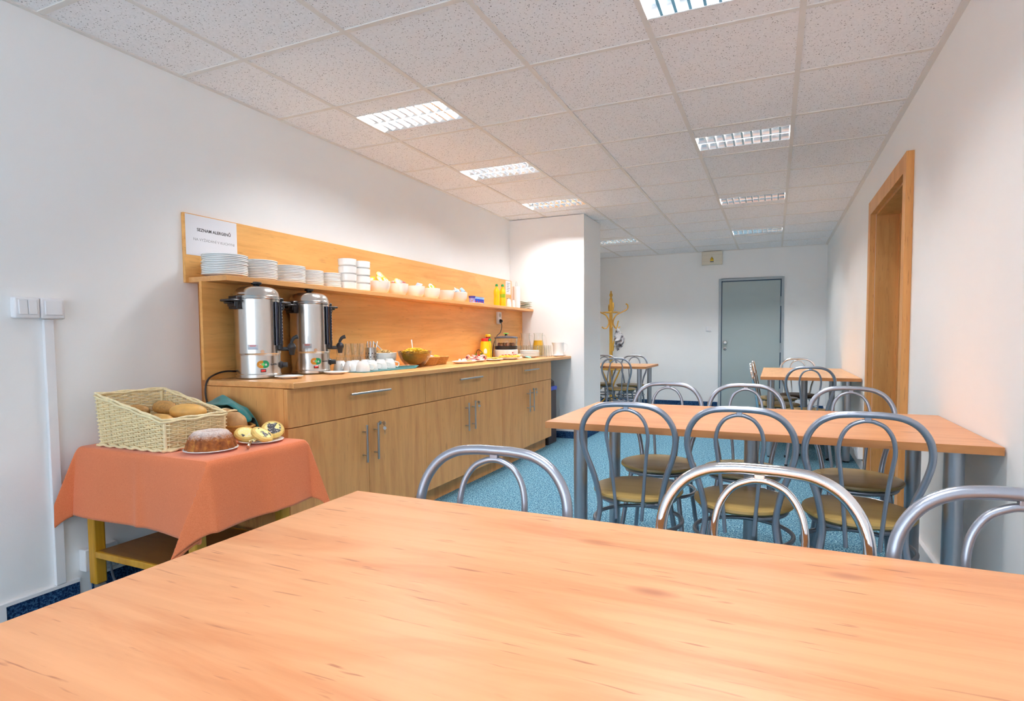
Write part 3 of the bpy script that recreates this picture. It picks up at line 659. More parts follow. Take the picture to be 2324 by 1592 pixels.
# ------------------------------------------------------------------ crockery
def ordinal(k): return ['first', 'second', 'third', 'fourth', 'fifth', 'sixth', 'seventh', 'eighth', 'ninth', 'tenth', 'eleventh', 'twelfth'][k-1]
def plate_mesh(R, h=0.016):
    return MB().lathe([(0, 0), (R*0.52, 0), (R*0.55, 0.001), (R*0.62, h*0.30), (R*0.985, h*0.72), (R, h*0.78), (R, h*1.02), (R*0.985, h*1.08), (R*0.62, h*0.55), (R*0.5, 0.0035), (0, 0.0035)], 36)
def plate_stack(x, y, z, R, n, step, label, group, h=0.016, jitter=0.0015, name='plate'):
    first = None
    for k in range(n):
        lb_ = label.replace('white', 'topmost white' if k == n-1 else 'bottom white' if k == 0 else 'white', 1) if k in (0, n-1) else ordinal(k+1)+' from bottom: '+label
        dx, dy = random.uniform(-jitter, jitter), random.uniform(-jitter, jitter)
        if first is None: o = first = tag(obj(name, plate_mesh(R, h), PORCELAIN), label, 'plate', group)
        else: o = first.copy(); COL.objects.link(o)
        o.location = (x+dx, y+dy, z+k*step); o['label'] = lb_
    return first
SZ = 1.4175
plate_stack(-2.600, 2.065, SZ, 0.107, 12, 0.0088, 'white dinner plate in the largest stack at the near shelf end', 'dinner plates, first shelf stack', jitter=0.003)
plate_stack(-2.600, 2.275, SZ, 0.092, 12, 0.0086, 'white plate in the second stack from the near shelf end', 'plates, second shelf stack', jitter=0.002)
plate_stack(-2.600, 2.480, SZ, 0.090, 11, 0.0088, 'white plate in the third stack from the near shelf end', 'plates, third shelf stack', jitter=0.002)
plate_stack(-2.600, 2.655, SZ, 0.070, 10, 0.0090, 'white dessert plate in the fourth stack on the shelf', 'dessert plates, fourth shelf stack')
plate_stack(-2.595, 2.808, SZ, 0.064, 10, 0.0090, 'white dessert plate in the fifth stack, beside the tall bowls', 'dessert plates, fifth shelf stack')
plate_stack(-2.29, 5.265, 0.9005, 0.102, 6, 0.0105, 'white plate in the stack on the worktop before the tumblers', 'plates on the worktop', h=0.02)
ramp_prof = [(0, 0), (0.047, 0), (0.050, 0.004), (0.056, 0.010), (0.058, 0.049), (0.0555, 0.050), (0.053, 0.046), (0.049, 0.012), (0, 0.010)]
for (x, y, lb, gr) in ((-2.560, 2.925, 'white straight-sided bowl in the left one of two tall stacks', 'straight bowls, left stack'), (-2.560, 3.062, 'white straight-sided bowl in the right one of two tall stacks', 'straight bowls, right stack')):
    first = None
    for k in range(4):
        if first is None: o = first = tag(obj('straight_bowl', MB().lathe(ramp_prof, 36), PORCELAIN), lb, 'bowl', gr)
        else: o = first.copy(); COL.objects.link(o)
        o.location = (x, y, SZ+k*0.0503); o['label'] = ['bottom ', 'second lowest ', 'second highest ', 'topmost '][k]+lb
def bowl_prof(R, h, foot=0.5, th=0.003):
    out = [(0, 0), (R*foot, 0), (R*foot, 0.004)]
    for i in range(1, 9):
        t = i/8; out.append((R*(foot+(1-foot)*math.sin(t*PI/2)**0.9), 0.004+(h-0.004)*(1-math.cos(t*PI/2))**0.85))
    inn = [(max(0, r-th), z+th*0.7) for r, z in out[3:]][::-1]
    return out+[(R*1.02, h+0.001), (R*1.0, h+0.003)]+inn+[(0, 0.007)]
bl = ['yellow-lidded spread tubs', 'silver-lidded portion tubs', 'dark sachets and a silver one', 'green kiwi-print tubs', 'nothing showing above the rim', 'pale blue sugar sachets']
by = [3.236, 3.452, 3.668, 3.888, 4.110, 4.335]; BX = -2.553
for i, y in enumerate(by):
    Rb = 0.076-0.0014*i
    tag(obj('round_bowl', MB().lathe(bowl_prof(Rb, 0.082, 0.60), 36), BOWLWHITE, loc=(BX, y, SZ)), 'round white shelf bowl holding '+bl[i] if i != 4 else 'round white shelf bowl with no contents above its rim', 'bowl', 'round bowls on the shelf')
def pot(name, c, rx, h, mats, rot_, label, cat, group):
    t = thing(name, label, cat, c, 0, group); t.rotation_euler = rot_
    obj('cup', MB().lathe([(0, 0), (rx*0.8, 0), (rx, h), (rx*1.08, h), (rx*1.08, h+0.0015), (0, h+0.0012)], 20), mats[0], t)
    obj('foil_lid', MB().lathe([(0, h+0.0014), (rx*1.1, h+0.0016), (rx*1.1, h+0.0026), (0, h+0.0026)], 20), mats[1], t)
    obj('lid_print', MB().lathe([(0, h+0.0027), (rx*0.55, h+0.0027), (rx*0.55, h+0.0031), (0, h+0.0031)], 16), mats[2], t)
    return t
for dx, dy, z, r in ((-0.03, -0.03, 0.088, (0.9, 0.2, 0)), (0.028, -0.045, 0.088, (0.3, 1.0, 0.3)), (0.030, 0.002, 0.090, (0.2, 1.1, 0.4)), (-0.02, 0.03, 0.088, (-0.4, 0.5, 0)), (0.02, 0.045, 0.086, (-0.2, 1.0, 0)), (0.012, -0.022, 0.120, (0.2, 1.0, 0)), (0.0, 0.018, 0.112, (0.1, 0.8, 0))):
    pot('spread_tub', (BX+dx, by[0]+dy, SZ+z), 0.022, 0.014, (YELLOW, YELLOW, PAPER), r, 'yellow spread tub heaped in the first shelf bowl', 'portion tub', 'yellow spread tubs')
pot('spread_tub', (BX+0.02, by[1]-0.045, SZ+0.092), 0.022, 0.013, (YELLOW, YELLOW, PAPER), (0.3, 1.0, 0), 'single yellow tub in the second shelf bowl', 'portion tub', 'yellow spread tubs')
SILV = plain('silver_foil', (0.7, 0.73, 0.75, 1), 0.3, 0.8); PINK = plain('pink_print', rgb(236, 150, 160), 0.5)
for dx, dy, r in ((0.012, -0.008, (0.2, 0.5, 0)), (0.008, 0.034, (0.1, 0.4, 1)), (-0.035, 0.012, (0.3, 0.1, 0))):
    pot('portion_tub', (BX+dx, by[1]+dy, SZ+0.092), 0.024, 0.014, (PINK if dy > 0 else WHITEPL, SILV, WHITEPL), r, 'silver-lidded portion tub in the second shelf bowl', 'portion tub', 'silver portion tubs')
def sachet(c, rot_, size, mat, label, group):
    def fn(s, t):
        a, b_ = (s-0.5)*2, (t-0.5)*2
        return (a*size[0]/2, b_*size[1]/2, 0.0045*(1-a**4)*(1-b_**4))
    def fn2(s, t):
        p = fn(s, t); return (p[0], p[1], -p[2])
    o = obj('sachet', MB().grid(fn, 6, 6).grid(fn2, 6, 6), mat, loc=c); o.rotation_euler = rot_
    return tag(o, label, 'sachet', group)
DARKS = plain('brown_sachet', rgb(76, 52, 44), 0.5)
for dx, dy, r in ((0.02, -0.045, (0.1, 0.1, 0.2)), (-0.02, -0.015, (0.2, 0, 0.9)), (0.03, -0.008, (0.1, 0.15, 1.6))):
    sachet((BX+dx, by[2]+dy, SZ+0.084), r, (0.05, 0.022), DARKS, 'thin dark brown sachet in the third shelf bowl', 'dark sachets')
sachet((BX+0.01, by[2]+0.036, SZ+0.098), (0.9, 0.3, 0.3), (0.045, 0.04), plain('grey_blue_sachet', rgb(172, 184, 204), 0.4), 'grey-blue sachet standing up in the third shelf bowl', 'standing sachet')
for dx, dy, r in ((0.015, -0.022, (0.2, 1.1, 0)), (0.008, 0.024, (0.5, 1.0, 0.3))):
    pot('fruit_tub', (BX+dx-0.01, by[3]+dy, SZ+0.092), 0.024, 0.014, (LIME, WHITEPL if dy < 0 else GOLDEN, LIME), r, 'white fruit tub with green print in the fourth bowl' if dy < 0 else 'gold fruit tub with green print in the fourth bowl', 'portion tub', 'fruit tubs')
for k in range(8):
    sachet((BX+random.uniform(-0.03, 0.03), by[5]-0.045+0.0115*k, SZ+0.100+0.012*math.sin(k*1.7)), (random.uniform(-0.9, 0.9), random.uniform(0.3, 1.1), random.uniform(-1, 1)), (0.045, 0.028), SKYBLUE if k % 3 else PAPER, 'pale blue sugar sachet heaped in the last shelf bowl', 'sugar sachets')

# yoghurt tray
tag(obj('serving_tray', MB().lathe([(0, 0), (0.048, 0), (0.056, 0.007), (0.054, 0.008), (0.047, 0.003), (0, 0.003)], 36, sx=1.0, sy=2.35), PORCELAIN, loc=(-2.535, 4.61, SZ)), 'oval white tray carrying the yoghurt pots on the shelf', 'tray')
def yog(y, r, h, body, band, spot, label, x=-2.540):
    t = thing('yoghurt_pot', label, 'yoghurt pot', (x, y, SZ+0.0035), 0, 'yoghurt pots')
    obj('pot', MB().lathe([(0, 0), (r*0.78, 0), (r, h), (r*1.07, h), (r*1.07, h+0.001), (0, h+0.001)], 20), body, t)
    obj('print_band', MB().lathe([(r*0.805+0.0004, h*0.1), (r*0.93+0.0006, h*0.70)], 20), band, t)
    obj('foil_lid', MB().lathe([(0, h+0.0012), (r*1.1, h+0.0012), (r*1.1, h+0.0022), (0, h+0.0022)], 20), band, t)
    a = math.radians(-60)
    obj('fruit_print', MB().ball((r*0.86*math.cos(a), r*0.86*math.sin(a), h*0.30), (0.006, 0.006, 0.007), 8, 6), spot, t)
yog(4.535, 0.031, 0.062, PURPLE, plain('lilac_print', rgb(176, 166, 214), 0.4), GOLDEN, 'larger violet yoghurt pot at near end of the oval tray')
for k, y in enumerate((4.595, 4.640, 4.685, 4.730)):
    yog(y, 0.0205, 0.060, SKYBLUE, BLUE, RED, ['blue yoghurt pot next to the violet one', 'second small blue yoghurt pot on the tray', 'third small blue yoghurt pot on the tray', 'blue yoghurt pot at far end of the tray'][k])
def bottle(x, y, z, R, h, body, cap, label, neck=0.35, group=None, band=None, name='bottle', waist=True):
    t = thing(name, label, 'bottle', (x, y, z), 0, group)
    prof = [(0, 0), (R*0.9, 0), (R, 0.006), (R, h*0.30), (R*(0.90 if waist else 1), h*0.45), (R, h*0.60), (R*0.98, h*0.70), (R*neck, h*0.86), (R*neck, h*0.90), (0, h*0.90)]
    obj('body', MB().lathe(prof, 24), body, t)
    obj('cap', MB().lathe([(0, h*0.895), (R*neck*1.3, h*0.895), (R*neck*1.3, h*0.96), (R*neck*0.9, h), (0, h)], 18), cap, t)
    if band: obj('label_band', MB().lathe([(R*0.94+0.001, h*0.40), (R*0.93+0.001, h*0.46), (R*0.98+0.001, h*0.56)], 12, a0=-2.2, a1=-0.1), band, t)
    return t
bottle(-2.560, 5.075, SZ, 0.030, 0.222, YELLOW, GREEN, 'yellow lemon juice bottle with green cap, left of two', group='lemon juice bottles', band=None)
bottle(-2.535, 5.160, SZ, 0.031, 0.226, YELLOW, GREEN, 'yellow lemon juice bottle with green cap and lime label', group='lemon juice bottles', band=LIME)
for i, (x, y, hh, c_) in enumerate(((-2.52, 5.262, 0.098, BOWLWHITE), (-2.55, 5.355, 0.100, PORCELAIN), (-2.53, 5.405, 0.094, PORCELAIN))):
    t = thing('shaker', ['rounded ivory shaker next to the lemon bottles', 'slim white shaker, middle of three', 'slim white shaker next to the paper roll'][i], 'shaker', (x, y, SZ), 0, 'condiment shakers')
    q = 0.028 if i == 0 else 0.018
    obj('body', MB().lathe([(0, 0), (q, 0), (q, hh*0.35), (q*0.7, hh*0.75), (q*0.5, hh*0.86), (0, hh*0.86)], 20), c_, t)
    obj('cap', MB().lathe([(0, hh*0.86), (q*0.52, hh*0.86), (q*0.55, hh*0.93), (0, hh)], 14), BRUSHED, t)
t = thing('paper_roll_holder', 'white paper towel roll on a wire holder at the shelf end', 'paper roll', (-2.560, 5.548, SZ))
obj('paper_roll', MB().lathe([(0, 0.004), (0.040, 0.004), (0.040, 0.235), (0.015, 0.235), (0.015, 0.225), (0, 0.225)], 28), PAPER, t)
obj('wire_loop', MB().tube(smooth_path([(0, -0.016, 0.225), (0, -0.018, 0.26), (0, -0.012, 0.282), (0, 0, 0.288), (0, 0.012, 0.282), (0, 0.018, 0.26), (0, 0.016, 0.225)], 4), 0.0022, 8), BRUSHED, t)
obj('base', MB().lathe([(0, 0), (0.05, 0), (0.05, 0.003), (0, 0.004)], 24), BRUSHED, t)
for k in range(7):
    o = obj('paper_napkin', MB().grid(lambda s, t_: ((s-0.5)*0.13, (t_-0.5)*0.13, 0.004*math.sin(5*s+k)+0.004*math.sin(6*t_+2*k)+0.01*(s-0.5)*(1 if k % 2 else -1)), 8, 8), plain('ivory_tissue_%d' % k, rgb(240, 238-2*k, 222), 0.9) if k == 0 else bpy.data.materials['ivory_tissue_0'], loc=(-2.535, 5.69, SZ+0.013+k*0.0115), solid=0.002)
    o.rotation_euler = (0, 0, 0.2*math.sin(k*2.1)); tag(o, 'crumpled ivory napkin in the pile at the far shelf end', 'napkin', 'napkins at the far shelf end')

# ------------------------------------------------------------------ worktop things
WZ = 0.9005
for (x, y, R, lb) in ((-2.283, 2.160, 0.069, 'white saucer lying before the nearest urn'), (-2.303, 2.521, 0.068, 'white saucer lying before the second urn')):
    tag(obj('saucer', plate_mesh(R, 0.014), PORCELAIN, loc=(x, y, WZ)), lb, 'saucer', 'saucers under the taps')
def napkin_fn(s, t):
    x0_ = -2.50+0.062*min(1, max(0, (s-0.70)/0.05)); x = x0_+(-2.215-x0_)*t; y = 2.655+0.555*s
    z = 0.0015
    if s > 0.93: z += (s-0.93)*0.25*(0.4+0.6*t); 
    return (x+0.06*(1-s)*0, y, WZ+z)
tag(obj('tea_towel', MB().grid(napkin_fn, 40, 12), TEAL, solid=0.002), 'teal cloth under the upturned white cups', 'cloth')
def cup_mesh():
    return MB().lathe([(0.041, 0.0), (0.042, 0.0015), (0.0405, 0.012), (0.038, 0.034), (0.030, 0.054), (0.024, 0.060), (0.023, 0.064), (0.020, 0.064), (0.020, 0.061), (0, 0.061)], 30).lathe([(0.041, 0.0), (0.039, 0.001), (0.037, 0.030), (0.028, 0.052), (0, 0.056)], 30)
cups = [(-2.445, 2.712, -0.6), (-2.358, 2.702, -0.9), (-2.272, 2.712, 0.9), (-2.322, 2.850, 1.0), (-2.332, 2.955, 1.1), (-2.352, 3.070, 1.0), (-2.405, 2.803, 0.8), (-2.410, 2.90, 0.9)]
cl = ['upturned white cup nearest the second urn tap', 'upturned white cup, second from the urn in front row', 'frontmost upturned white cup at the near cloth corner', 'upturned white cup behind the frontmost one, handle to the right',
      'upturned white cup, second from the far end of the cloth', 'upturned white cup at the far end of the cloth, handle clear', 'upturned white cup in the rear row by the glass mugs', 'upturned white cup in the rear row by the cutlery holder']
first = None
for i, (x, y, a) in enumerate(cups):
    if first is None:
        first = thing('tea_cup', 'x', 'cup', (x, y, WZ+0.003), a, 'upturned tea cups')
        obj('cup_body', cup_mesh(), PORCELAIN, first)
        obj('handle', MB().tube(smooth_path([(0.040, 0, 0.014), (0.056, 0, 0.010), (0.066, 0, 0.022), (0.062, 0, 0.038), (0.036, 0, 0.046)], 5), 0.0038, 8), PORCELAIN, first); o = first
    else: o = dup(first, (x, y, WZ+0.003), a)
    o['label'] = cl[i]
# glass mugs, two tiers
mug0 = None
for tier in (0, 1):
    for r_, x in enumerate((-2.487, -2.560) if tier == 0 else (-2.487,)):
        for k in range(4):
            if tier == 0 and r_ == 1: continue
            y = 2.768+0.066*k
            loc = (x, y, WZ+tier*0.0855)
            if mug0 is None:
                mug0 = thing('glass_mug', 'x', 'glass mug', loc, 0.9, 'stacked glass mugs')
                obj('glass_body', MB().lathe([(0, 0), (0.026, 0), (0.0275, 0.004), (0.0265, 0.010), (0.031, 0.085), (0.0295, 0.085), (0.025, 0.012), (0, 0.010)], 20), GLASS, mug0)
                obj('handle', MB().tube(smooth_path([(0.029, 0, 0.068), (0.044, 0, 0.070), (0.050, 0, 0.048), (0.042, 0, 0.026), (0.027, 0, 0.022)], 4), 0.0035, 8, sy=1.4), GLASS, mug0); o = mug0
            else: o = dup(mug0, loc, 0.9)
            o['label'] = ['clear glass mug behind the second urn', 'clear glass mug second from the second urn', 'clear glass mug second from the cutlery holder', 'clear glass mug beside the cutlery holder'][k]+(', upper tier' if tier else ', lower tier')
# cutlery holder
t = thing('cutlery_holder', 'perforated steel cutlery holder behind the cups', 'cutlery holder', (-2.492, 3.058, WZ))
obj('cylinder', MB().lathe([(0, 0), (0.036, 0), (0.036, 0.142), (0.0348, 0.142), (0.0348, 0.002), (0, 0.002)], 32), BRUSHED, t)
for row in range(3):
    for k in range(10):
        a = 2*PI*k/10+0.3*(row % 2)
        obj('perforation', MB().lathe([(0, 0), (0.0042, 0), (0.0042, 0.0006), (0, 0.0006)], 10).xf(Matrix.Rotation(a, 4, 'Z') @ Matrix.Translation((0.0362, 0, 0.055+row*0.024)) @ Matrix.Rotation(PI/2, 4, 'Y')), BLACK, t)
cut = [(-0.012, -0.016, -0.10, -0.02), (0.014, -0.010, 0.05, -0.16), (-0.004, 0.014, 0.0, 0.12), (0.010, 0.012, 0.12, 0.20), (0.0, 0.0, -0.05, 0.03)]
for i, (dx, dy, tx, ty) in enumerate(cut):
    p0 = Vector((-2.492+dx*0.6, 3.058+dy*0.6, WZ+0.004)); p1 = p0+Vector((tx*0.12, ty*0.16, 0.178))
    m = MB().tube([p0, p0.lerp(p1, 0.6), p1], lambda q: 0.002+0.0035*q, 8, sy=0.45)
    tag(obj('table_knife', m, CHROME), ['knife leaning left in the cutlery holder', 'knife leaning toward the urn in the holder', 'upright knife in the cutlery holder', 'knife leaning right in the cutlery holder', 'central knife in the cutlery holder'][i], 'cutlery', 'cutlery in the holder')
# heaped food
def heap(name, c, R, h, n, size, mats_, label, cat, seed=1, z0=0.0):
    rnd = random.Random(seed); mb = MB()
    for _ in range(n):
        q = math.sqrt(rnd.random())*R; a = rnd.random()*2*PI
        z = z0+h*(1-(q/R)**2)+rnd.uniform(-0.004, 0.003); s = size*rnd.uniform(0.6, 1.3); st = len(mb.v)
        mb.grid(lambda u_, v_: ((u_-0.5)*s*2, (v_-0.5)*s*1.5, 0.35*s*math.cos((u_-0.5)*3)*math.cos((v_-0.5)*3)), 2, 2)
        mb.xf(Matrix.Translation((q*math.cos(a), q*math.sin(a), z)) @ Matrix.Rotation(rnd.random()*6.3, 4, 'Z') @ Matrix.Rotation(rnd.uniform(-0.8, 0.8), 4, 'X'), st)
    mb.lathe([(R*0.98, z0-0.004), (R*0.7, z0+h*0.48), (R*0.35, z0+h*0.84), (0, z0+h*0.95)], 20)
    mb.lathe([(R*0.98, z0-0.004), (R*0.8, z0-0.045), (R*0.4, z0-0.075), (0, z0-0.08)], 20)
    return tag(obj(name, mb, mats_, loc=c), label, cat, kind='stuff')
FLAKE = plain('corn_flake', rgb(250, 204, 40), 0.6, var=0.35, vscale=60); OATS = plain('muesli_mix', rgb(236, 200, 130), 0.7, var=0.45, vscale=80)
tag(obj('serving_bowl', MB().lathe(bowl_prof(0.094, 0.100, 0.55, 0.004), 40), PORCELAIN, loc=(-2.498, 3.192, WZ)), 'white serving bowl of muesli behind the cups', 'bowl')
heap('muesli', (-2.498, 3.192, WZ+0.098), 0.078, 0.024, 500, 0.005, OATS, 'pale muesli heaped in the white serving bowl', 'muesli', 3)
def ribbed(a, z): return 1+0.022*abs(math.sin(11*(a+z*7)))*(1 if z > 0.012 else 0)
def corn_prof(R, h):
    return [(0, 0), (R*0.44, 0), (R*0.45, 0.006), (R*0.62, h*0.18), (R*0.80, h*0.42), (R*0.92, h*0.70), (R*1.0, h), (R*0.985, h), (R*0.905, h*0.70), (R*0.785, h*0.43), (R*0.60, h*0.20), (R*0.4, 0.009), (0, 0.009)]
tag(obj('glass_bowl', MB().lathe(corn_prof(0.117, 0.114), 88, flute=ribbed), GLASSDARK, loc=(-2.318, 3.312, WZ)), 'smoked ribbed glass bowl full of cornflakes', 'bowl')
heap('cornflakes', (-2.318, 3.312, WZ+0.098), 0.098, 0.034, 900, 0.007, FLAKE, 'golden cornflakes heaped in the smoked glass bowl', 'cornflakes', 4)
for (p0, p1, lb, mt) in (((-2.49, 3.20, 1.005), (-2.545, 3.145, 1.082), 'spoon handle rising from the muesli', BRUSHED), ((-2.325, 3.30, 1.01), (-2.345, 3.315, 1.092), 'white spoon handle rising from the cornflakes', WHITEPL)):
    t = thing('serving_spoon', lb, 'spoon', p0); d_ = Vector(p1)-Vector(p0)
    obj('spoon_handle', MB().tube([(0, 0, 0), d_*0.5, d_], lambda q: 0.003+0.0025*q, 8, sy=0.6), mt, t)
    obj('spoon_bowl', MB().ball(tuple(-d_*0.18), (0.017, 0.012, 0.020), 12, 8), mt, t)
# small wicker baskets with packets
def small_basket(x, y, lb):
    t = thing('bread_basket', lb, 'basket', (x, y, WZ), 0, 'small wicker baskets'); wv = MB()
    def rect(sx, sy, z):
        return [(sx*math.copysign(abs(math.cos(q))**0.35, math.cos(q)), sy*math.copysign(abs(math.sin(q))**0.35, math.sin(q)), z) for q in [2*PI*k/36 for k in range(36)]]
    for r_ in range(9):
        f_ = r_/8; pts = rect(0.046+0.020*f_, 0.062+0.020*f_, 0.005+0.052*f_)
        pts = [(px*(1+0.03*(1 if (k+r_) % 2 else -1)), py*(1+0.02*(1 if (k+r_) % 2 else -1)), pz) for k, (px, py, pz) in enumerate(pts)]
        wv.tube(pts, 0.0037, 6, closed=True)
    wv.box(-0.045, -0.061, 0.001, 0.045, 0.061, 0.005)
    w_ = obj('weave', wv, WICKERB, t); w_['kind'] = 'stuff'
    obj('rim', MB().tube(rect(0.068, 0.084, 0.060), 0.0045, 8, closed=True), WICKERB, t)
    return t
small_basket(-2.355, 3.515, 'small amber wicker basket next to the cornflake bowl')
small_basket(-2.385, 3.700, 'small amber wicker basket next to the cheese tray')
pk = [(-2.37, 3.47, 0.052, 0.3, PAPER), (-2.35, 3.51, 0.058, -0.4, PAPER), (-2.37, 3.555, 0.062, 0.8, RED), (-2.39, 3.66, 0.056, 0.2, PAPER), (-2.37, 3.70, 0.060, 1.2, YELLOW), (-2.40, 3.745, 0.056, 0.5, YELLOW), (-2.41, 3.61, 0.070, 0.2, RED)]
for i, (x, y, z, a, mt) in enumerate(pk[:6]):
    sachet((x, y, WZ+z), (0.25, 0.3, a), (0.07, 0.05), mt, ['white printed packet at near end of the first small basket', 'white packet in the middle of the first small basket', 'red packet in the first small basket', 'white packet at near end of the second small basket', 'yellow packet in the middle of the second small basket', 'yellow packet at far end of the second small basket'][i], 'packets in the small baskets')
# cheese wedge tray
CHEESE = plain('white_cheese', rgb(250, 242, 214), 0.55, sss=0.1); YCHEESE = plain('yellow_cheese', rgb(250, 224, 110), 0.5, sss=0.1)
HAM = plain('pink_ham', rgb(238, 176, 172), 0.45, var=0.12, vscale=60); TOMATO = plain('tomato', rgb(214, 52, 30), 0.25, var=0.15); HERB = plain('parsley', rgb(120, 180, 50), 0.6, var=0.3)
BREADM = plain('crusty_bread', rgb(222, 176, 110), 0.7, var=0.2, vscale=80); EGGM = plain('egg_yolk_spread', rgb(252, 208, 60), 0.5, var=0.2, vscale=60)
def scallop(a, z): return 1+0.03*math.cos(14*a)
tag(obj('serving_dish', MB().lathe([(0, 0), (0.060, 0), (0.080, 0.018), (0.078, 0.0195), (0.058, 0.003), (0, 0.003)], 56, flute=scallop, sx=1.0, sy=1.75), BOWLWHITE, loc=(-2.275, 3.935, WZ)), 'scalloped white dish of cheese wedges', 'dish')
wl = [(-2.275, 3.855, 0.5), (-2.270, 3.90, 0.2), (-2.285, 3.95, -0.3), (-2.275, 4.00, 0.4)]
for i, (x, y, a) in enumerate(wl):
    m = MB().prism([(-0.004, -0.030), (0.030, 0.0), (-0.004, 0.030)] if i != 3 else [(-0.02, -0.02), (0.02, -0.012), (0.02, 0.02), (-0.018, 0.022)], -0.009, 0.009)
    o = obj('cheese_wedge', m.xf(Matrix.Rotation(a, 4, 'Z') @ Matrix.Rotation(-PI/2, 4, 'Y') if i != 3 else Matrix.Identity(4)), CHEESE if i != 3 else BREADM, loc=(x, y, WZ+0.008 if i != 3 else WZ+0.014), bevel=0.002)
    o.name = 'cheese_wedge' if i != 3 else 'bread_piece'
    tag(o, ['upright white cheese wedge at near end of the dish', 'tallest white cheese wedge in the dish', 'white cheese wedge in the middle of the dish', 'brown bread piece at far end of the cheese dish'][i], 'cheese' if i != 3 else 'bread', 'cheese wedges' if i != 3 else None)
def platter(x, y, R, lb, z=WZ, sy=1.0):
    return tag(obj('platter', MB().lathe([(0, 0), (R*0.6, 0), (R*0.7, 0.004), (R, 0.014), (R*0.985, 0.0155), (R*0.65, 0.006), (0, 0.005)], 40, sy=sy), PORCELAIN, loc=(x, y, z)), lb, 'plate', 'cold plates')
def slices(cx_, cy_, R, n, mat, lb, cat, group, z, size=0.035, sq=False, seed=0, tilt=0.25):
    rnd = random.Random(seed)
    for k in range(n):
        a = 2*PI*k/n; q = R*(0.55 if n > 1 else 0)
        m = MB()
        if sq: m.box(-size, -size*0.9, 0, size, size*0.9, 0.003)
        else: m.lathe([(0, 0), (size, 0), (size, 0.003), (0, 0.003)], 18)
        o = obj(cat.replace(' ', '_'), m, mat, loc=(cx_+q*math.cos(a), cy_+q*math.sin(a), z+0.0018*k))
        o.rotation_euler = (rnd.uniform(-tilt, tilt), rnd.uniform(-tilt, tilt), rnd.uniform(0, 6))
        tag(o, lb, cat, group)
def roll_up(x, y, z, a, mat, lb, group, r=0.014, L=0.06, name='ham_roll', cat='ham roll'):
    sp = [(r*(1-0.12*k/10)*math.cos(k*0.75), 0, r*(1-0.05*k)*math.sin(k*0.75)) for k in range(11)]
    m = MB(); n_ = 24
    for k in range(n_+1):
        t_ = k/n_*2.6*PI; rr = r*(1-0.09*t_)
        m.v += [(rr*1.25*math.cos(t_), -L/2, rr*math.sin(t_)), (rr*0.7*math.cos(t_), L/2, rr*0.6*math.sin(t_))]
    for k in range(n_): m.f.append((2*k, 2*k+1, 2*k+3, 2*k+2))
    o = obj(name, m, mat, loc=(x, y, z), solid=0.0018); o.rotation_euler = (0.25, 0, a)
    return tag(o, lb, cat, group)
def tomato_wedge(x, y, z, a, lb, s=0.016):
    m = MB().lathe([(0, -s), (s*0.7, -s*0.7), (s, 0), (s*0.7, s*0.7), (0, s)], 10, a0=-0.55, a1=0.55).xf(Matrix.Rotation(PI/2, 4, 'X'))
    o = obj('tomato_wedge', m, TOMATO, loc=(x, y, z), solid=0.001); o.rotation_euler = (0.3, 0.4, a)
    return tag(o, lb, 'tomato', 'tomato wedges')
platter(-2.325, 4.205, 0.088, 'white plate of pink sliced ham', sy=1.15)
slices(-2.325, 4.205, 0.06, 7, HAM, 'pink ham slice on the ham plate', 'ham slice', 'ham slices', WZ+0.016, 0.034, seed=2, tilt=0.15)
tomato_wedge(-2.285, 4.285, WZ+0.026, 0.4, 'red radish-like tomato wedge at the far rim of the ham plate')
platter(-2.275, 4.432, 0.086, 'white plate of yellow sliced cheese', sy=1.15)
slices(-2.275, 4.432, 0.06, 7, YCHEESE, 'yellow cheese slice on the cheese plate', 'cheese slice', 'cheese slices', WZ+0.016, 0.033, True, seed=3, tilt=0.15)
platter(-2.475, 4.470, 0.098, 'white plate of ham rolls and tomatoes against the panel', sy=1.15)
for i, (dx, dy, a) in enumerate(((-0.03, -0.085, 0.4), (0.03, -0.075, 1.0), (0.01, 0.06, 1.9), (0.045, 0.075, 0.8))):
    roll_up(-2.475+dx, 4.470+dy, WZ+0.034, a, HAM, ['ham roll nearest the wall on the rear cold plate', 'ham roll at near rim of the rear cold plate', 'ham roll at far side of the rear cold plate', 'ham roll by the yellow bottle on the rear cold plate'][i], 'ham rolls', 0.020, 0.07)
slices(-2.470, 4.475, 0.055, 6, CHEESE, 'pale cheese slice in the middle of the rear cold plate', 'cheese slice', 'pale cheese slices', WZ+0.016, 0.03, True, seed=5, tilt=0.35)
for i, (dx, dy) in enumerate(((-0.02, -0.02), (0.02, 0.02), (-0.01, 0.075))):
    tomato_wedge(-2.475+dx, 4.470+dy, WZ+0.048, i*1.3, ['tomato wedge left on the rear cold plate', 'tomato wedge in the middle of the rear cold plate', 'tomato wedge right on the rear cold plate'][i])
for i, (dx, dy) in enumerate(((-0.01, 0.03), (0.01, 0.10))):
    h_ = MB(); rnd = random.Random(i)
    for k in range(14):
        st = len(h_.v); h_.grid(lambda u_, v_: ((u_-0.5)*0.014, (v_-0.5)*0.010, 0.003*math.sin(u_*6)), 2, 2)
        h_.xf(Matrix.Translation((rnd.uniform(-0.012, 0.012), rnd.uniform(-0.012, 0.012), rnd.uniform(0, 0.014))) @ Matrix.Rotation(rnd.random()*6, 4, 'Z') @ Matrix.Rotation(rnd.uniform(-1, 1), 4, 'X'), st)
    tag(obj('parsley_sprig', h_, HERB, loc=(-2.475+dx, 4.470+dy, WZ+0.046)), ['parsley sprig in the middle of the rear cold plate', 'parsley sprig at the right of the rear cold plate'][i], 'parsley')
platter(-2.270, 4.745, 0.100, 'white plate of open egg sandwiches', sy=1.25)
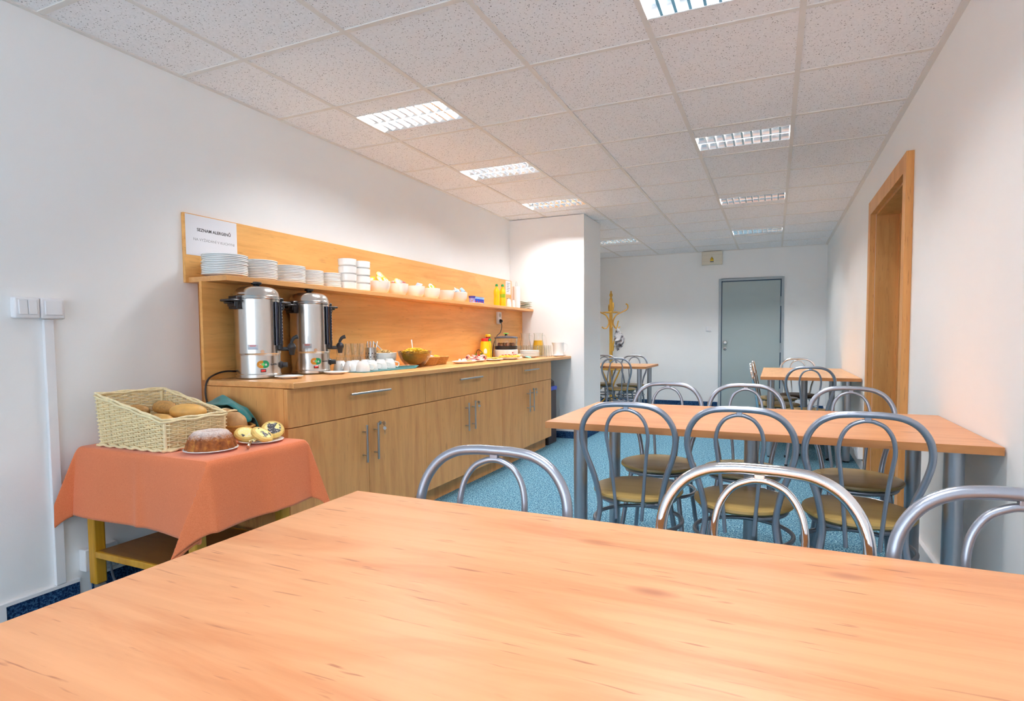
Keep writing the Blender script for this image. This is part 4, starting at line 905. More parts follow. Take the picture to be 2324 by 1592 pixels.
for i, (dx, dy) in enumerate(((-0.04, -0.07), (0.035, -0.06), (-0.04, 0.0), (0.04, 0.012), (-0.035, 0.072), (0.035, 0.08))):
    t = thing('open_sandwich', ['egg sandwich at the near left of its plate', 'egg sandwich at the near right of its plate', 'egg sandwich at the middle left of its plate', 'egg sandwich at the middle right of its plate', 'egg sandwich at the far left of its plate', 'egg sandwich at the far right of its plate'][i], 'sandwich', (-2.270+dx, 4.745+dy, WZ+0.0085), 0.4*i, 'open egg sandwiches')
    obj('bread_slice', MB().lathe([(0, 0.004), (0.028, 0.004), (0.031, 0.010), (0.030, 0.017), (0, 0.017)], 20, sx=1.0, sy=1.2), BREADM, t)
    obj('egg_spread', MB().lathe([(0.028, 0.0165), (0.027, 0.024), (0.015, 0.030), (0, 0.031)], 20, sx=1.0, sy=1.2, flute=lambda a, z: 1+0.08*math.sin(5*a+i)), EGGM, t)
    obj('tomato_piece', MB().ball((0.006, 0.004, 0.032), (0.013, 0.010, 0.006), 12, 6), TOMATO, t)
# condiments and egg cooker
t = thing('bottle', 'large yellow mustard bottle with red cap', 'bottle', (-2.535, 4.765, WZ))
obj('body', MB().lathe([(0, 0), (0.050, 0), (0.053, 0.006), (0.050, 0.06), (0.041, 0.155), (0.036, 0.168), (0, 0.170)], 28), YELLOW, t)
obj('cap', MB().lathe([(0, 0.1705), (0.033, 0.1705), (0.033, 0.194), (0.030, 0.198), (0, 0.198)], 24), RED, t)
obj('label_oval', MB().lathe([(0, 0), (0.016, 0), (0.016, 0.001), (0, 0.001)], 20, sx=1.7).xf(Matrix.Rotation(math.radians(-55), 4, 'Z') @ Matrix.Translation((0.0490, 0, 0.075)) @ Matrix.Rotation(PI/2, 4, 'Y')), BOWLWHITE, t)
t = bottle(-2.560, 4.880, WZ, 0.030, 0.238, plain('ketchup_red', rgb(190, 30, 24), 0.3), YELLOW, 'red ketchup bottle with yellow cap behind the mustard', 0.72, waist=False)
obj('label_band', MB().lathe([(0.0306, 0.06), (0.0306, 0.12)], 24), PAPER, t); obj('label_band', MB().lathe([(0.0308, 0.12), (0.0308, 0.145)], 24), PURPLE, t)
bottle(-2.520, 4.835, WZ, 0.022, 0.195, plain('yellow_green_glass', rgb(214, 190, 40), 0.3), GREEN, 'slim bottle with green cap between mustard and ketchup', 0.5, waist=False)
cc = thing('egg_cooker', 'white electric egg cooker with glass dome and green knob', 'egg cooker', (-2.440, 5.035, WZ))
obj('base', MB().lathe([(0, 0.0), (0.098, 0.0), (0.108, 0.010), (0.116, 0.030), (0.117, 0.082), (0.110, 0.086), (0, 0.086)], 40), WHITEPL, cc)
obj('rating_print', MB().lathe([(0.1172, 0.05), (0.1172, 0.062)], 6, a0=-0.62, a1=-0.48), plain('red_print', rgb(190, 90, 80), 0.5), cc)
obj('heating_dish', MB().lathe([(0.106, 0.0865), (0.110, 0.092), (0.112, 0.118), (0.106, 0.122), (0.102, 0.095), (0, 0.092)], 40), BLACK, cc)
obj('glass_dome', MB().lathe([(0.109, 0.123), (0.112, 0.128), (0.114, 0.195), (0.112, 0.195), (0.109, 0.128)], 40), GLASS, cc)
ld = obj('lid', MB().lathe([(0.117, 0.196), (0.118, 0.204), (0.105, 0.214), (0.06, 0.220), (0, 0.222), ], 40), plain('smoked_grey_lid', rgb(96, 96, 104), 0.15, 0.3), cc)
obj('lid_knob', MB().lathe([(0, 0.221), (0.016, 0.221), (0.010, 0.234), (0.012, 0.240), (0, 0.240)], 18).xf(Matrix.Identity(4)), BLACK, ld)
obj('knob_cap', MB().box(-0.012, -0.034, 0.240, 0.012, 0.034, 0.250), plain('lime_plastic', rgb(150, 214, 80), 0.4), ld, bevel=0.003)
EGGB = plain('brown_eggshell', rgb(176, 112, 82), 0.45, var=0.25, vscale=20)
egg0 = None
for k in range(7):
    a = 2*PI*k/6+0.2; q = 0.066 if k < 6 else 0.0
    loc = (-2.440+q*math.cos(a), 5.035+q*math.sin(a), WZ+0.128)
    if egg0 is None:
        m = MB().lathe([(0, -0.022), (0.013, -0.019), (0.0205, -0.008), (0.021, 0.003), (0.016, 0.018), (0.008, 0.026), (0, 0.028)], 18); o = egg0 = obj('egg', m, EGGB)
    else: o = egg0.copy(); COL.objects.link(o)
    o.location = loc; o.rotation_euler = (0.5*math.sin(k*1.9), 0.5*math.cos(k*2.3), k)
    tag(o, 'brown egg inside the glass dome of the egg cooker', 'egg', 'eggs in the cooker')
cord = smooth_path([(-2.570, 5.178, 1.270), (-2.560, 5.185, 1.225), (-2.565, 5.16, 1.16), (-2.575, 5.10, 1.12), (-2.582, 5.05, 1.05), (-2.582, 5.02, 0.96), (-2.575, 5.00, 0.915)], 8)
pl = thing('power_cord', 'black plug and cord running from the double socket', 'cable', (-2.572, 5.175, 1.273))
obj('plug', MB().lathe([(0, 0), (0.019, 0), (0.019, 0.010), (0.012, 0.024), (0, 0.028)], 18).xf(Matrix.Translation((-0.0008, 0, 0)) @ Matrix.Rotation(PI/2, 4, 'Y')), BLACK, pl)
obj('cord', MB().tube(cord, 0.0036, 8), CABLE, pl, world=True)
cord = smooth_path([(-2.585, 4.690, 0.906), (-2.585, 4.690, 0.96), (-2.575, 4.688, 0.985), (-2.555, 4.692, 0.99), (-2.525, 4.70, 0.96), (-2.505, 4.69, 0.925), (-2.49, 4.66, 0.945)], 6)
tag(obj('cord_loop', MB().tube(cord, 0.003, 8), CABLE), 'dark cord loop beside the mustard bottle', 'cable')
for i, (x, y) in enumerate(((-2.315, 4.945), (-2.300, 5.025), (-2.310, 5.105))):
    tag(obj('egg_cup', MB().lathe([(0, 0), (0.018, 0), (0.010, 0.012), (0.012, 0.020), (0.022, 0.034), (0.022, 0.044), (0.020, 0.044), (0.018, 0.034), (0, 0.022)], 20), PORCELAIN, loc=(x, y, WZ)), ['white egg cup nearest the sandwich plate', 'white egg cup, middle of three', 'white egg cup nearest the plate stack'][i], 'egg cup', 'egg cups')
sachet((-2.235, 5.115, WZ+0.010), (0.1, 0.2, 0.3), (0.06, 0.045), TEALLIGHT, 'mint green packet beside the plate stack', 'loose packet')
tum = None
spots = [(-2.195, 5.43), (-2.195, 5.50), (-2.20, 5.572), (-2.268, 5.425), (-2.268, 5.497), (-2.270, 5.570)]+[(-2.432, 5.235+0.07*k) for k in range(5)]+[(-2.510, 5.215+0.07*k) for k in range(5)]+[(-2.350, 5.40), (-2.355, 5.47), (-2.345, 5.545)]
for i, (x, y) in enumerate(spots):
    m_ = None
    if tum is None:
        tum = obj('glass_tumbler', MB().lathe([(0.0295, 0), (0.031, 0.001), (0.0265, 0.120), (0.025, 0.122), (0, 0.122), (0, 0.112), (0.024, 0.110), (0.0285, 0.002)], 20), GLASS); o = tum
    else: o = tum.copy(); COL.objects.link(o)
    o.location = (x, y, WZ)
    row_, k_ = ('frontmost row', i) if i < 3 else ('second row', i-3) if i < 6 else ('fourth row', i-6) if i < 11 else ('row along the panel', i-11) if i < 16 else ('third row', i-16)
    tag(o, 'upturned clear tumbler, '+ordinal(k_+1)+' from the near end of the '+row_, 'glass', 'upturned tumblers')
def jug(x, y, lb, juice):
    t = thing('glass_jug', lb, 'jug', (x, y, WZ), 0, 'glass jugs')
    prof = [(0, 0), (0.058, 0), (0.066, 0.008), (0.068, 0.06), (0.056, 0.145), (0.047, 0.185), (0.047, 0.235), (0.053, 0.250), (0.051, 0.251), (0.045, 0.234), (0.045, 0.186), (0.054, 0.144), (0.065, 0.060), (0.062, 0.012), (0, 0.008)]
    obj('glass_body', MB().lathe(prof, 32), GLASS, t)
    obj('handle', MB().tube(smooth_path([(0.03, 0.035, 0.225), (0.055, 0.050, 0.222), (0.073, 0.060, 0.17), (0.068, 0.058, 0.10), (0.048, 0.042, 0.07)], 5), 0.005, 8), GLASS, t)
    return t
jug(-2.500, 5.640, 'empty clear glass jug behind the tumblers', False)
jug(-2.360, 5.672, 'clear glass jug half full of orange juice', True)
tag(obj('orange_juice', MB().lathe([(0, 0.0085), (0.0605, 0.0125), (0.0638, 0.060), (0.0525, 0.144), (0.0455, 0.172), (0, 0.172)], 32), ORANGEJ, loc=(-2.360, 5.672, WZ)), 'orange juice inside the glass jug', 'juice')
tag(obj('saucer', plate_mesh(0.080, 0.012), PORCELAIN, loc=(-2.135, 5.695, WZ)), 'white saucer under the white milk jug', 'saucer')
t = thing('milk_jug', 'white porcelain milk jug at the far end of the worktop', 'jug', (-2.135, 5.695, WZ+0.0062))
def spout(a, z): return 1+(0.22*max(0, math.cos(a-PI-0.4))**8)*max(0, (z-0.09)/0.05)
obj('body', MB().lathe([(0, 0), (0.055, 0), (0.056, 0.004), (0.052, 0.012), (0.058, 0.06), (0.056, 0.11), (0.060, 0.142), (0.058, 0.143), (0.053, 0.11), (0.054, 0.06), (0.048, 0.014), (0, 0.010)], 40, flute=spout), PORCELAIN, t)
obj('handle', MB().tube(smooth_path([(0.050, 0.025, 0.130), (0.072, 0.036, 0.132), (0.088, 0.043, 0.105), (0.076, 0.038, 0.065), (0.050, 0.026, 0.040)], 5), 0.005, 8, sy=0.7), PORCELAIN, t)

# waste bin under the worktop end
t = thing('waste_bin', 'dark brown waste bin with blue bag under the worktop end', 'bin', (-2.23, 5.42, 0))
obj('bin_body', MB().prism([(-0.13, -0.12), (0.13, -0.12), (0.13, 0.12), (-0.13, 0.12)], 0.001, 0.56).xf(Matrix.Identity(4)), BIN, t, bevel=0.012)
obj('bin_bag', MB().box(-0.135, -0.125, 0.555, 0.135, 0.125, 0.595), plain('blue_bag', rgb(30, 80, 210), 0.4), t, bevel=0.006)
obj('bin_lid', MB().lathe([(0.130*1.3, 0.596), (0.125*1.3, 0.64), (0.09*1.3, 0.675), (0, 0.685)], 4, sx=0.92, sy=0.88).xf(Matrix.Rotation(PI/4, 4, 'Z')), BIN, t, solid=0.003)

# ------------------------------------------------------------------ trolley with orange cloth
TX0, TX1, TY0, TY1, TZ = -2.690, -1.905, 1.412, 1.888, 0.655
tx, ty = (TX0+TX1)/2, (TY0+TY1)/2
t = thing('serving_trolley', 'honey-coloured wooden serving trolley under the orange cloth', 'trolley', (tx, ty, 0))
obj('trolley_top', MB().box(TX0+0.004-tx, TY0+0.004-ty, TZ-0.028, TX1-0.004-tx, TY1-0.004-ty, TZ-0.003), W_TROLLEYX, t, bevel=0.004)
for sx in (0, 1):
    for sy in (0, 1):
        lx = (TX0+0.012 if sx == 0 else TX1-0.095-0.046)-tx; ly = (TY0+0.012 if sy == 0 else TY1-0.012-0.046)-ty
        l = obj('leg', MB().box(lx, ly, 0.062, lx+0.046, ly+0.046, TZ-0.029), W_TROLLEY, t, bevel=0.006)
        cx_, cy_ = lx+0.023, ly+0.023
        obj('caster', MB().cyl((cx_-0.014+0.03, cy_+0.0, 0.026), (cx_+0.014+0.03, cy_+0.0, 0.026), 0.026, 18).box(cx_-0.012, cy_-0.012, 0.04, cx_+0.03, cy_+0.012, 0.0615), plain('grey_caster', rgb(110, 110, 112), 0.5) if (sx, sy) == (0, 0) else bpy.data.materials['grey_caster'], l)
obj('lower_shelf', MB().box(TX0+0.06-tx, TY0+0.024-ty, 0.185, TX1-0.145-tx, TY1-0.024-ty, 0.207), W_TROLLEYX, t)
for y_, s in ((TY0+0.012, 1), (TY1-0.012-0.02, 1)):
    obj('shelf_lip', MB().box(TX0+0.059-tx, y_-ty, 0.180, TX1-0.144-tx, y_+0.014-ty, 0.208), W_TROLLEY, t, bevel=0.003)
# cloth: top, four hanging sides, an ear of cloth at each corner
DROP = 0.285
ears = {(-1, -1): ((-0.25, -1.0), 0.30), (1, -1): ((-0.66, -0.75), 0.36), (1, 1): ((0.76, 0.65), 0.24), (-1, 1): ((0.0, 0.0), 0.0)}
DRX0, DRX1, DRY0, DRY1 = 0.17, 0.265, 0.295, 0.25
def cloth_pt(px, py):
    qx = min(max(px, TX0), TX1); qy = min(max(py, TY0), TY1); ex, ey = px-qx, py-qy
    z = TZ
    if ex == 0 and ey == 0: return (px, py, z+0.0006*math.sin(px*25)*math.sin(py*31))
    if ex == 0 or ey == 0:
        dd = abs(ex)+abs(ey); g = dd/DROP
        if ex == 0:
            s = (px-TX0)/(TX1-TX0); sg = 1 if ey > 0 else -1
            if sg > 0: out = 0.005+0.004*g
            else:
                out = 0.006+0.016*g+0.014*g*math.sin(s*7.0+0.8)+0.012*g*math.exp(-((s-0.50)/0.018)**2)
            dl = dd*(0.985+(0.06*(s-0.45) if sg < 0 else 0))
            return (px, qy+sg*out, z-dl)
        s = (py-TY0)/(TY1-TY0); sg = 1 if ex > 0 else -1
        out = 0.006+0.03*g+(0.012*g*math.sin(s*8.0+2.2)+0.010*g*math.exp(-((s-0.55)/0.03)**2) if sg > 0 else 0)
        if sg < 0: out = 0.004+0.010*g
        return (qx+sg*out, py, z-dd*(0.985-(0.02*s if sg > 0 else 0)))
    sx = 1 if ex > 0 else -1; sy = 1 if ey > 0 else -1
    (dx, dy), k = ears[(sx, sy)]
    r = math.hypot(ex, ey); ph = math.atan2(abs(ey), abs(ex)); w_ = 1-abs(ph-PI/4)/(PI/4)
    hor = k*w_*r; drop = math.sqrt(max(0, (r*0.985)**2-hor**2)); n_ = math.hypot(dx, dy) or 1
    g = r/DROP
    bx = sx*(0.006+0.03*g*(1 if sx > 0 else 0.3))*math.cos(ph); byy = sy*(0.006+0.016*g*(1 if sy < 0 else 0.2))*math.sin(ph)
    lim = 1.0 if k > 0 else 0.0
    if k == 0: drop = min(drop, DROP*0.985)
    X, Y = qx+bx+dx/n_*hor, qy+byy+dy/n_*hor
    X = max(X, XL+0.012)
    return (X, Y, z-drop)
NX, NY = 76, 60
def gl(a, b, n, d0, d1): # grid line positions with lines exactly on the table edge
    return [a-d0+d0*i/14 for i in range(14)]+[a+(b-a)*i/n for i in range(n+1)]+[b+d1*(i+1)/14 for i in range(14)]
xs, ys_ = gl(TX0, TX1, 40, DRX0, DRX1), gl(TY0, TY1, 26, DRY0, DRY1)
cm = MB()
for yy in ys_:
    for xx in xs: cm.v.append(cloth_pt(xx, yy))
nx = len(xs)
for j in range(len(ys_)-1):
    for i in range(nx-1): cm.f.append((j*nx+i, j*nx+i+1, (j+1)*nx+i+1, (j+1)*nx+i))
o = obj('tablecloth', cm, CLOTH, sharp=60, subsurf=1); md = o.modifiers.new('thickness', 'SOLIDIFY'); md.thickness = 0.0012; md.offset = 1
tag(o, 'orange cloth draped over the serving trolley', 'tablecloth')
CZ = TZ+0.003
# wicker bread basket, high at the wall side
BX0, BX1, BY0, BY1 = -2.600, -2.195, 1.452, 1.712
def rimz(x): return CZ+(0.215+(0.125-0.215)*(x-BX0)/(BX1-BX0))
t = thing('wicker_basket', 'square pale wicker basket of bread rolls with sloping rim', 'basket', ((BX0+BX1)/2, (BY0+BY1)/2, CZ))
def perim(n=76):
    out = []; L1, L2 = BX1-BX0, BY1-BY0; tot = 2*(L1+L2)
    for k in range(n):
        s = tot*k/n
        if s < L1: out.append((BX0+s, BY0, 0, -1))
        elif s < L1+L2: out.append((BX1, BY0+s-L1, 1, 0))
        elif s < 2*L1+L2: out.append((BX1-(s-L1-L2), BY1, 0, 1))
        else: out.append((BX0, BY1-(s-2*L1-L2), -1, 0))
    return out
wv = MB(); pr = perim()
def sidez(x, f_): return CZ+0.012+(rimz(x)-0.008-CZ-0.012)*f_
ROWS = 27
for r_ in range(ROWS):
    zz = CZ+0.012+r_*0.0078; seg = []
    ph = r_ % 2
    def flush(seg):
        if len(seg) > 1: wv.tube(seg, 0.0036, 6)
    run = []
    order = pr+[pr[0]]
    start = 0
    for k, (x, y, nx_, ny_) in enumerate(order):
        if zz > rimz(x)-0.007:
            flush(run); run = []; continue
        w_ = 0.0058*math.cos(PI*(k/2+ph)) if k % 2 == 0 else 0.0
        fl = 0.012*(zz-CZ)/0.2
        run.append((x+nx_*(w_+fl), y+ny_*(w_+fl), zz))
    flush(run)
for k, (x, y, nx_, ny_) in enumerate(pr):
    if k % 2 == 0:
        fl = 0.012*(rimz(x)-CZ)/0.2
        wv.tube([(x, y, CZ+0.004), (x+nx_*fl, y+ny_*fl, rimz(x)-0.004)], 0.0026, 6)
wv.box(BX0+0.004, BY0+0.004, CZ+0.003, BX1-0.004, BY1-0.004, CZ+0.008)
o = obj('weave', wv, WICKER, t, world=True); o['kind'] = 'stuff'
def rimpath(off, dz, f_=None):
    out = []
    for k, (x, y, nx_, ny_) in enumerate(pr):
        fl = 0.012*(rimz(x)-CZ)/0.2+off; out.append((x+nx_*fl, y+ny_*fl, (rimz(x) if f_ is None else f_)+dz))
    return out
for off, dz in ((0.006, -0.004), (-0.004, 0.001), (0.003, 0.005)):
    pth = rimpath(off, dz); pth = [(x, y, z+0.0025*math.sin(k*0.9+off*500)) for k, (x, y, z) in enumerate(pth)]
    obj('rim_strand', MB().tube(pth, 0.0048, 8, closed=True), WICKER, t, world=True)
for off in (0.004, -0.001):
    pth = [(x, y, CZ+0.0065+0.003*math.sin(k*1.6+off*900)) for k, (x, y, z) in enumerate(rimpath(off, 0, CZ))]
    obj('base_strand', MB().tube(pth, 0.0050, 8, closed=True), WICKER, t, world=True)
for x, y in ((BX0, BY0), (BX1, BY0), (BX1, BY1), (BX0, BY1)):
    obj('corner_stake', MB().cyl((x+0.002 if x == BX0 else x-0.002, y+0.002 if y == BY0 else y-0.002, CZ+0.006), (x, y, rimz(x)-0.006), 0.0065, 8), WICKER, t, world=True)
# bread rolls
ROLLB = plain('seeded_roll_crust', rgb(196, 146, 78), 0.6, var=0.4, vscale=90, bmp=0.6, bscale=140); ROLLW = plain('white_roll_crust', rgb(232, 178, 96), 0.5, var=0.25, vscale=25, bmp=0.2, bscale=80)
LOAF = plain('loaf_crust', rgb(206, 158, 104), 0.65, var=0.3, vscale=30, bmp=0.4, bscale=120); CRACK = plain('loaf_split', rgb(236, 208, 160), 0.7, var=0.15, vscale=60)
rl = [((-2.505, 1.545, CZ+0.138), (0.055, 0.034, 0.028), 0.3, ROLLB, 'seeded brown roll nearest the wall in the basket'), ((-2.410, 1.600, CZ+0.150), (0.068, 0.036, 0.032), 0.0, ROLLB, 'large seeded brown roll in the middle of the basket'),
      ((-2.285, 1.615, CZ+0.138), (0.078, 0.040, 0.034), 0.7, ROLLW, 'pale golden roll on top at the basket front'), ((-2.315, 1.520, CZ+0.112), (0.060, 0.034, 0.026), 0.1, ROLLW, 'pale golden roll low behind the basket front rim'),
      ((-2.430, 1.510, CZ+0.085), (0.062, 0.036, 0.028), -0.2, ROLLB, 'seeded brown roll low at the near side of the basket'), ((-2.50, 1.645, CZ+0.090), (0.060, 0.036, 0.028), 0.9, ROLLB, 'seeded brown roll in the far corner of the basket'),
      ((-2.39, 1.56, CZ+0.045), (0.080, 0.045, 0.032), 0.2, ROLLB, 'brown roll at the bottom of the basket'), ((-2.255, 1.54, CZ+0.055), (0.045, 0.05, 0.030), 0.2, ROLLW, 'pale roll at the bottom of the basket'), ((-2.52, 1.58, CZ+0.045), (0.05, 0.07, 0.035), 0.2, ROLLB, 'brown roll at the bottom by the wall side')]
for c, r_, a, mt, lb in rl:
    m = MB().ball((0, 0, 0), 1.0, 24, 14)
    m.v = [(x*r_[0]*(1-0.10*abs(x)**3), y*r_[1], (z if z > -0.55 else -0.55-(z+0.55)*0.0)*r_[2]) for x, y, z in m.v]
    o = obj('bread_roll', m, mt, loc=c); o.rotation_euler = (0.1, 0.08, a); tag(o, lb, 'bread roll', 'rolls in the wicker basket')
# oval basket with loaf and teal cloth
t = thing('loaf_basket', 'shallow oval amber basket holding the loaf', 'basket', (-2.345, 1.815, CZ), 0.0); wv = MB()
for r_ in range(7):
    f_ = r_/6; wv.tube([((0.150+0.045*f_)*math.cos(q)*(1+0.012*(1 if (k+r_) % 2 else -1)), (0.045+0.016*f_)*math.sin(q)*(1+0.03*(1 if (k+r_) % 2 else -1)), 0.006+0.045*f_) for k, q in enumerate([2*PI*k/48 for k in range(48)])], 0.0042, 6, closed=True)
wv.lathe([(0, 0.002), (0.15, 0.002), (0.15, 0.006), (0, 0.006)], 32, sy=0.3)
o = obj('weave', wv, WICKERB, t); o['kind'] = 'stuff'
obj('rim', MB().tube([(0.198*math.cos(q), 0.062*math.sin(q), 0.054+0.002*math.sin(9*q)) for q in [2*PI*k/56 for k in range(56)]], 0.0055, 8, closed=True), WICKERB, t)
m = MB().ball((0, 0, 0), 1.0, 32, 18)
m.v = [(x*0.126, y*0.054, (z if z > -0.6 else -0.6)*0.066*(1-0.10*max(0, z)*(0.5+0.5*math.cos(x*26))**6)) for x, y, z in m.v]
t = thing('bread_loaf', 'slashed brown bread loaf in the oval basket', 'loaf', (-2.305, 1.806, CZ+0.062), 0.0)
obj('crust', m, LOAF, t)
for k in range(3):
    x = -0.055+0.055*k
    p = [(x+0.022*math.sin(q), 0.054*math.sin(q)*0.95, 0.066*math.cos(q)*(0.975-0.06*abs(x)/0.06)) for q in [-1.25+2.2*j/10 for j in range(11)]]
    obj('slash', MB().tube(p, lambda q: 0.0065*math.sin(PI*min(1, max(0, q)))+0.0008, 8, sy=0.5), CRACK, t)
def lerp_line(pts, s):
    for (a, za), (b_, zb) in zip(pts, pts[1:]):
        if s <= b_: return za+(zb-za)*(s-a)/(b_-a)
    return pts[-1][1]
def teal(s, u_):
    x = -2.495+0.305*s+0.012*math.sin(7*u_)
    top = lerp_line([(0, 0.800), (0.20, 0.824), (0.36, 0.836), (0.62, 0.812), (0.84, 0.786), (1, 0.738)], s); low = lerp_line([(0, 0.775), (0.36, 0.801), (0.62, 0.800), (0.84, 0.776), (1, 0.730)], s)
    q = min(1.0, u_/0.72); back = max(0.0, (u_-0.72)/0.28)
    return (x, 1.816+0.052*q+0.028*back, low+(top-low)*q-0.10*back*back+0.004*math.sin(11*s+5*u_))
tag(obj('bread_cloth', MB().grid(teal, 26, 14), TEAL, solid=0.003, sharp=60), 'teal cloth folded back over the loaf', 'cloth')
# bundt cake on a plate
tag(obj('cake_plate', plate_mesh(0.099, 0.010), PORCELAIN, loc=(-2.070, 1.553, CZ)), 'white plate under the ring cake', 'plate')
def cake_mat():
    m, nt, N, L, P = nodes('sugared_cake'); v = coords(N, L)
    crumb = ramp(N, L, noise(N, L, v, 45, 4), [(0.3, rgb(112, 56, 20)), (0.55, rgb(168, 96, 36)), (0.75, rgb(208, 146, 62))])
    sep = N.new('ShaderNodeSeparateXYZ'); L.new(v, sep.inputs[0])
    mr = N.new('ShaderNodeMapRange'); mr.inputs[1].default_value = 0.020; mr.inputs[2].default_value = 0.072; L.new(sep.outputs[2], mr.inputs[0])
    n = noise(N, L, v, 150, 4, 0.7); ad = N.new('ShaderNodeMath'); ad.operation = 'ADD'; L.new(mr.outputs[0], ad.inputs[0]); L.new(n, ad.inputs[1])
    hf = N.new('ShaderNodeMath'); hf.operation = 'MULTIPLY'; hf.inputs[1].default_value = 0.5; L.new(ad.outputs[0], hf.inputs[0])
    sug = ramp(N, L, hf.outputs[0], [(0.47, (0, 0, 0)), (0.84, (1, 1, 1))])
    f_ = N.new('ShaderNodeMath'); f_.operation = 'MULTIPLY'; f_.inputs[1].default_value = 0.9; L.new(sug, f_.inputs[0])
    L.new(mixc(N, L, f_.outputs[0], crumb, rgb(245, 240, 236)), P.inputs['Base Color']); P.inputs['Roughness'].default_value = 0.75
    bump(N, L, n, 0.4, 0.003, P); return m
def cflute(a, z): return 1+0.05*math.cos(15*a+6*z)*min(1, max(0, (0.074-z)/0.03))
tag(obj('ring_cake', MB().lathe([(0, 0.001), (0.088, 0.001), (0.089, 0.006), (0.082, 0.030), (0.073, 0.055), (0.062, 0.068), (0.046, 0.073), (0.030, 0.070), (0.018, 0.060), (0.014, 0.040), (0, 0.038)], 96, flute=cflute), cake_mat(), loc=(-2.070, 1.553, CZ+0.0082)), 'fluted ring cake dusted with sugar on the orange cloth', 'cake')
# pastries
tag(obj('pastry_plate', plate_mesh(0.090, 0.010), PORCELAIN, loc=(-2.040, 1.768, CZ)), 'white plate under the three round pastries', 'plate')
DOUGH = plain('pastry_dough', rgb(244, 206, 116), 0.6, var=0.2, vscale=40)
def topping_mat():
    m, nt, N, L, P = nodes('poppy_and_curd_topping'); v = coords(N, L, rnd=True)
    n = noise(N, L, v, 26, 2, 0.5, 0.4); n2 = noise(N, L, v, 160, 3, 0.7)
    c = ramp(N, L, n, [(0.52, rgb(250, 236, 150)), (0.56, rgb(40, 36, 44))]); s_ = ramp(N, L, n2, [(0.56, (0, 0, 0)), (0.66, (1, 1, 1))])
    L.new(mixc(N, L, s_, c, rgb(246, 243, 236)), P.inputs['Base Color']); P.inputs['Roughness'].default_value = 0.6; return m
TOPP = topping_mat()
for i, (x, y, z, rot_, lb) in enumerate(((-2.090, 1.733, 0.030, (0.25, 0.45, 0.2), 'round poppy-seed pastry nearest the loaf basket'), (-2.000, 1.735, 0.034, (-0.1, 0.60, 0.1), 'round poppy-seed pastry in front, leaning on the others'), (-2.030, 1.820, 0.042, (0.45, 0.55, 0.2), 'round poppy-seed pastry at the far side of the plate'))):
    t = thing('round_pastry', lb, 'pastry', (x, y, CZ+z), 0, 'round pastries'); t.rotation_euler = rot_
    obj('dough', MB().lathe([(0, -0.010), (0.030, -0.012), (0.044, -0.005), (0.048, 0.004), (0.044, 0.013), (0.036, 0.016), (0.028, 0.012), (0, 0.010)], 32), DOUGH, t)
    obj('topping', MB().lathe([(0.0345, 0.0150), (0.026, 0.0155), (0.012, 0.0165), (0, 0.0168)], 28, flute=lambda a, z: 1+0.05*math.sin(5*a)), TOPP, t)
t = thing('cake_server', 'metal cake server resting between cake and pastries', 'cake server', (-1.975, 1.665, CZ+0.006), 2.2)
obj('blade', MB().prism([(0.0, -0.010), (0.03, -0.020), (0.11, -0.006), (0.11, 0.006), (0.03, 0.020), (0, 0.010)], 0.014, 0.0155), CHROME, t)
obj('grip', MB().tube(smooth_path([(0.004, 0, 0.015), (-0.02, 0, 0.016), (-0.045, 0, 0.010), (-0.062, 0, 0.003)], 5), lambda q: 0.006+0.004*q, 10, sy=0.6), CHROME, t)

# ------------------------------------------------------------------ left wall electrics
t = thing('light_switch', 'pair of white rocker switches on the left wall', 'light switch', (XL, 1.317, 1.232))
for s, n_ in ((-1, 2), (1, 1)):
    y = s*0.0435
    bx = obj('switch_box', MB().box(0.0005, y-0.042, -0.042, 0.034, y+0.042, 0.042), WHITEPL, t, bevel=0.006)
    for k in range(n_):
        wdt = 0.062/n_; ya = y-0.031+k*wdt
        obj('rocker', MB().box(0.033, ya+0.0006, -0.028, 0.040, ya+wdt-0.0006, 0.030).xf(Matrix.Rotation(-0.03, 4, 'Y')), WHITEPL, bx, bevel=0.0025)
tag(obj('cable_trunking', MB().box(XL+0.0005, 1.333, 0.08, XL+0.018, 1.368, 1.188), WHITEPL, bevel=0.002), 'white vertical cable trunking below the left wall switches', 'trunking')
t = thing('wall_socket', 'white low socket block on the wall behind the trolley leg', 'socket', (XL, 1.475, 0.155))
obj('socket_box', MB().box(0.0005, -0.05, -0.05, 0.045, 0.085, 0.045), WHITEPL, t, bevel=0.004)
obj('socket_face', MB().lathe([(0, 0), (0.020, 0), (0.020, 0.002), (0.016, 0.002), (0.015, 0.0005), (0, 0.0005)], 18).xf(Matrix.Translation((0.0452, 0.01, 0)) @ Matrix.Rotation(PI/2, 4, 'Y')), plain('pale_socket', rgb(214, 216, 220), 0.4), t)
tag(obj('cable_trunking', MB().box(XL+0.0005, 1.565, 0.082, XL+0.022, 1.905, 0.125), WHITEPL, bevel=0.002), 'white horizontal cable trunking behind the trolley', 'trunking')
cord = smooth_path([(-2.700, 1.52, 0.12), (-2.67, 1.515, 0.05), (-2.62, 1.52, 0.008), (-2.52, 1.56, 0.008), (-2.42, 1.66, 0.008), (-2.38, 1.80, 0.008)], 8)
tag(obj('floor_cable', MB().tube(cord, 0.005, 8), GREYCABLE), 'grey cable lying on the carpet beneath the trolley', 'cable')

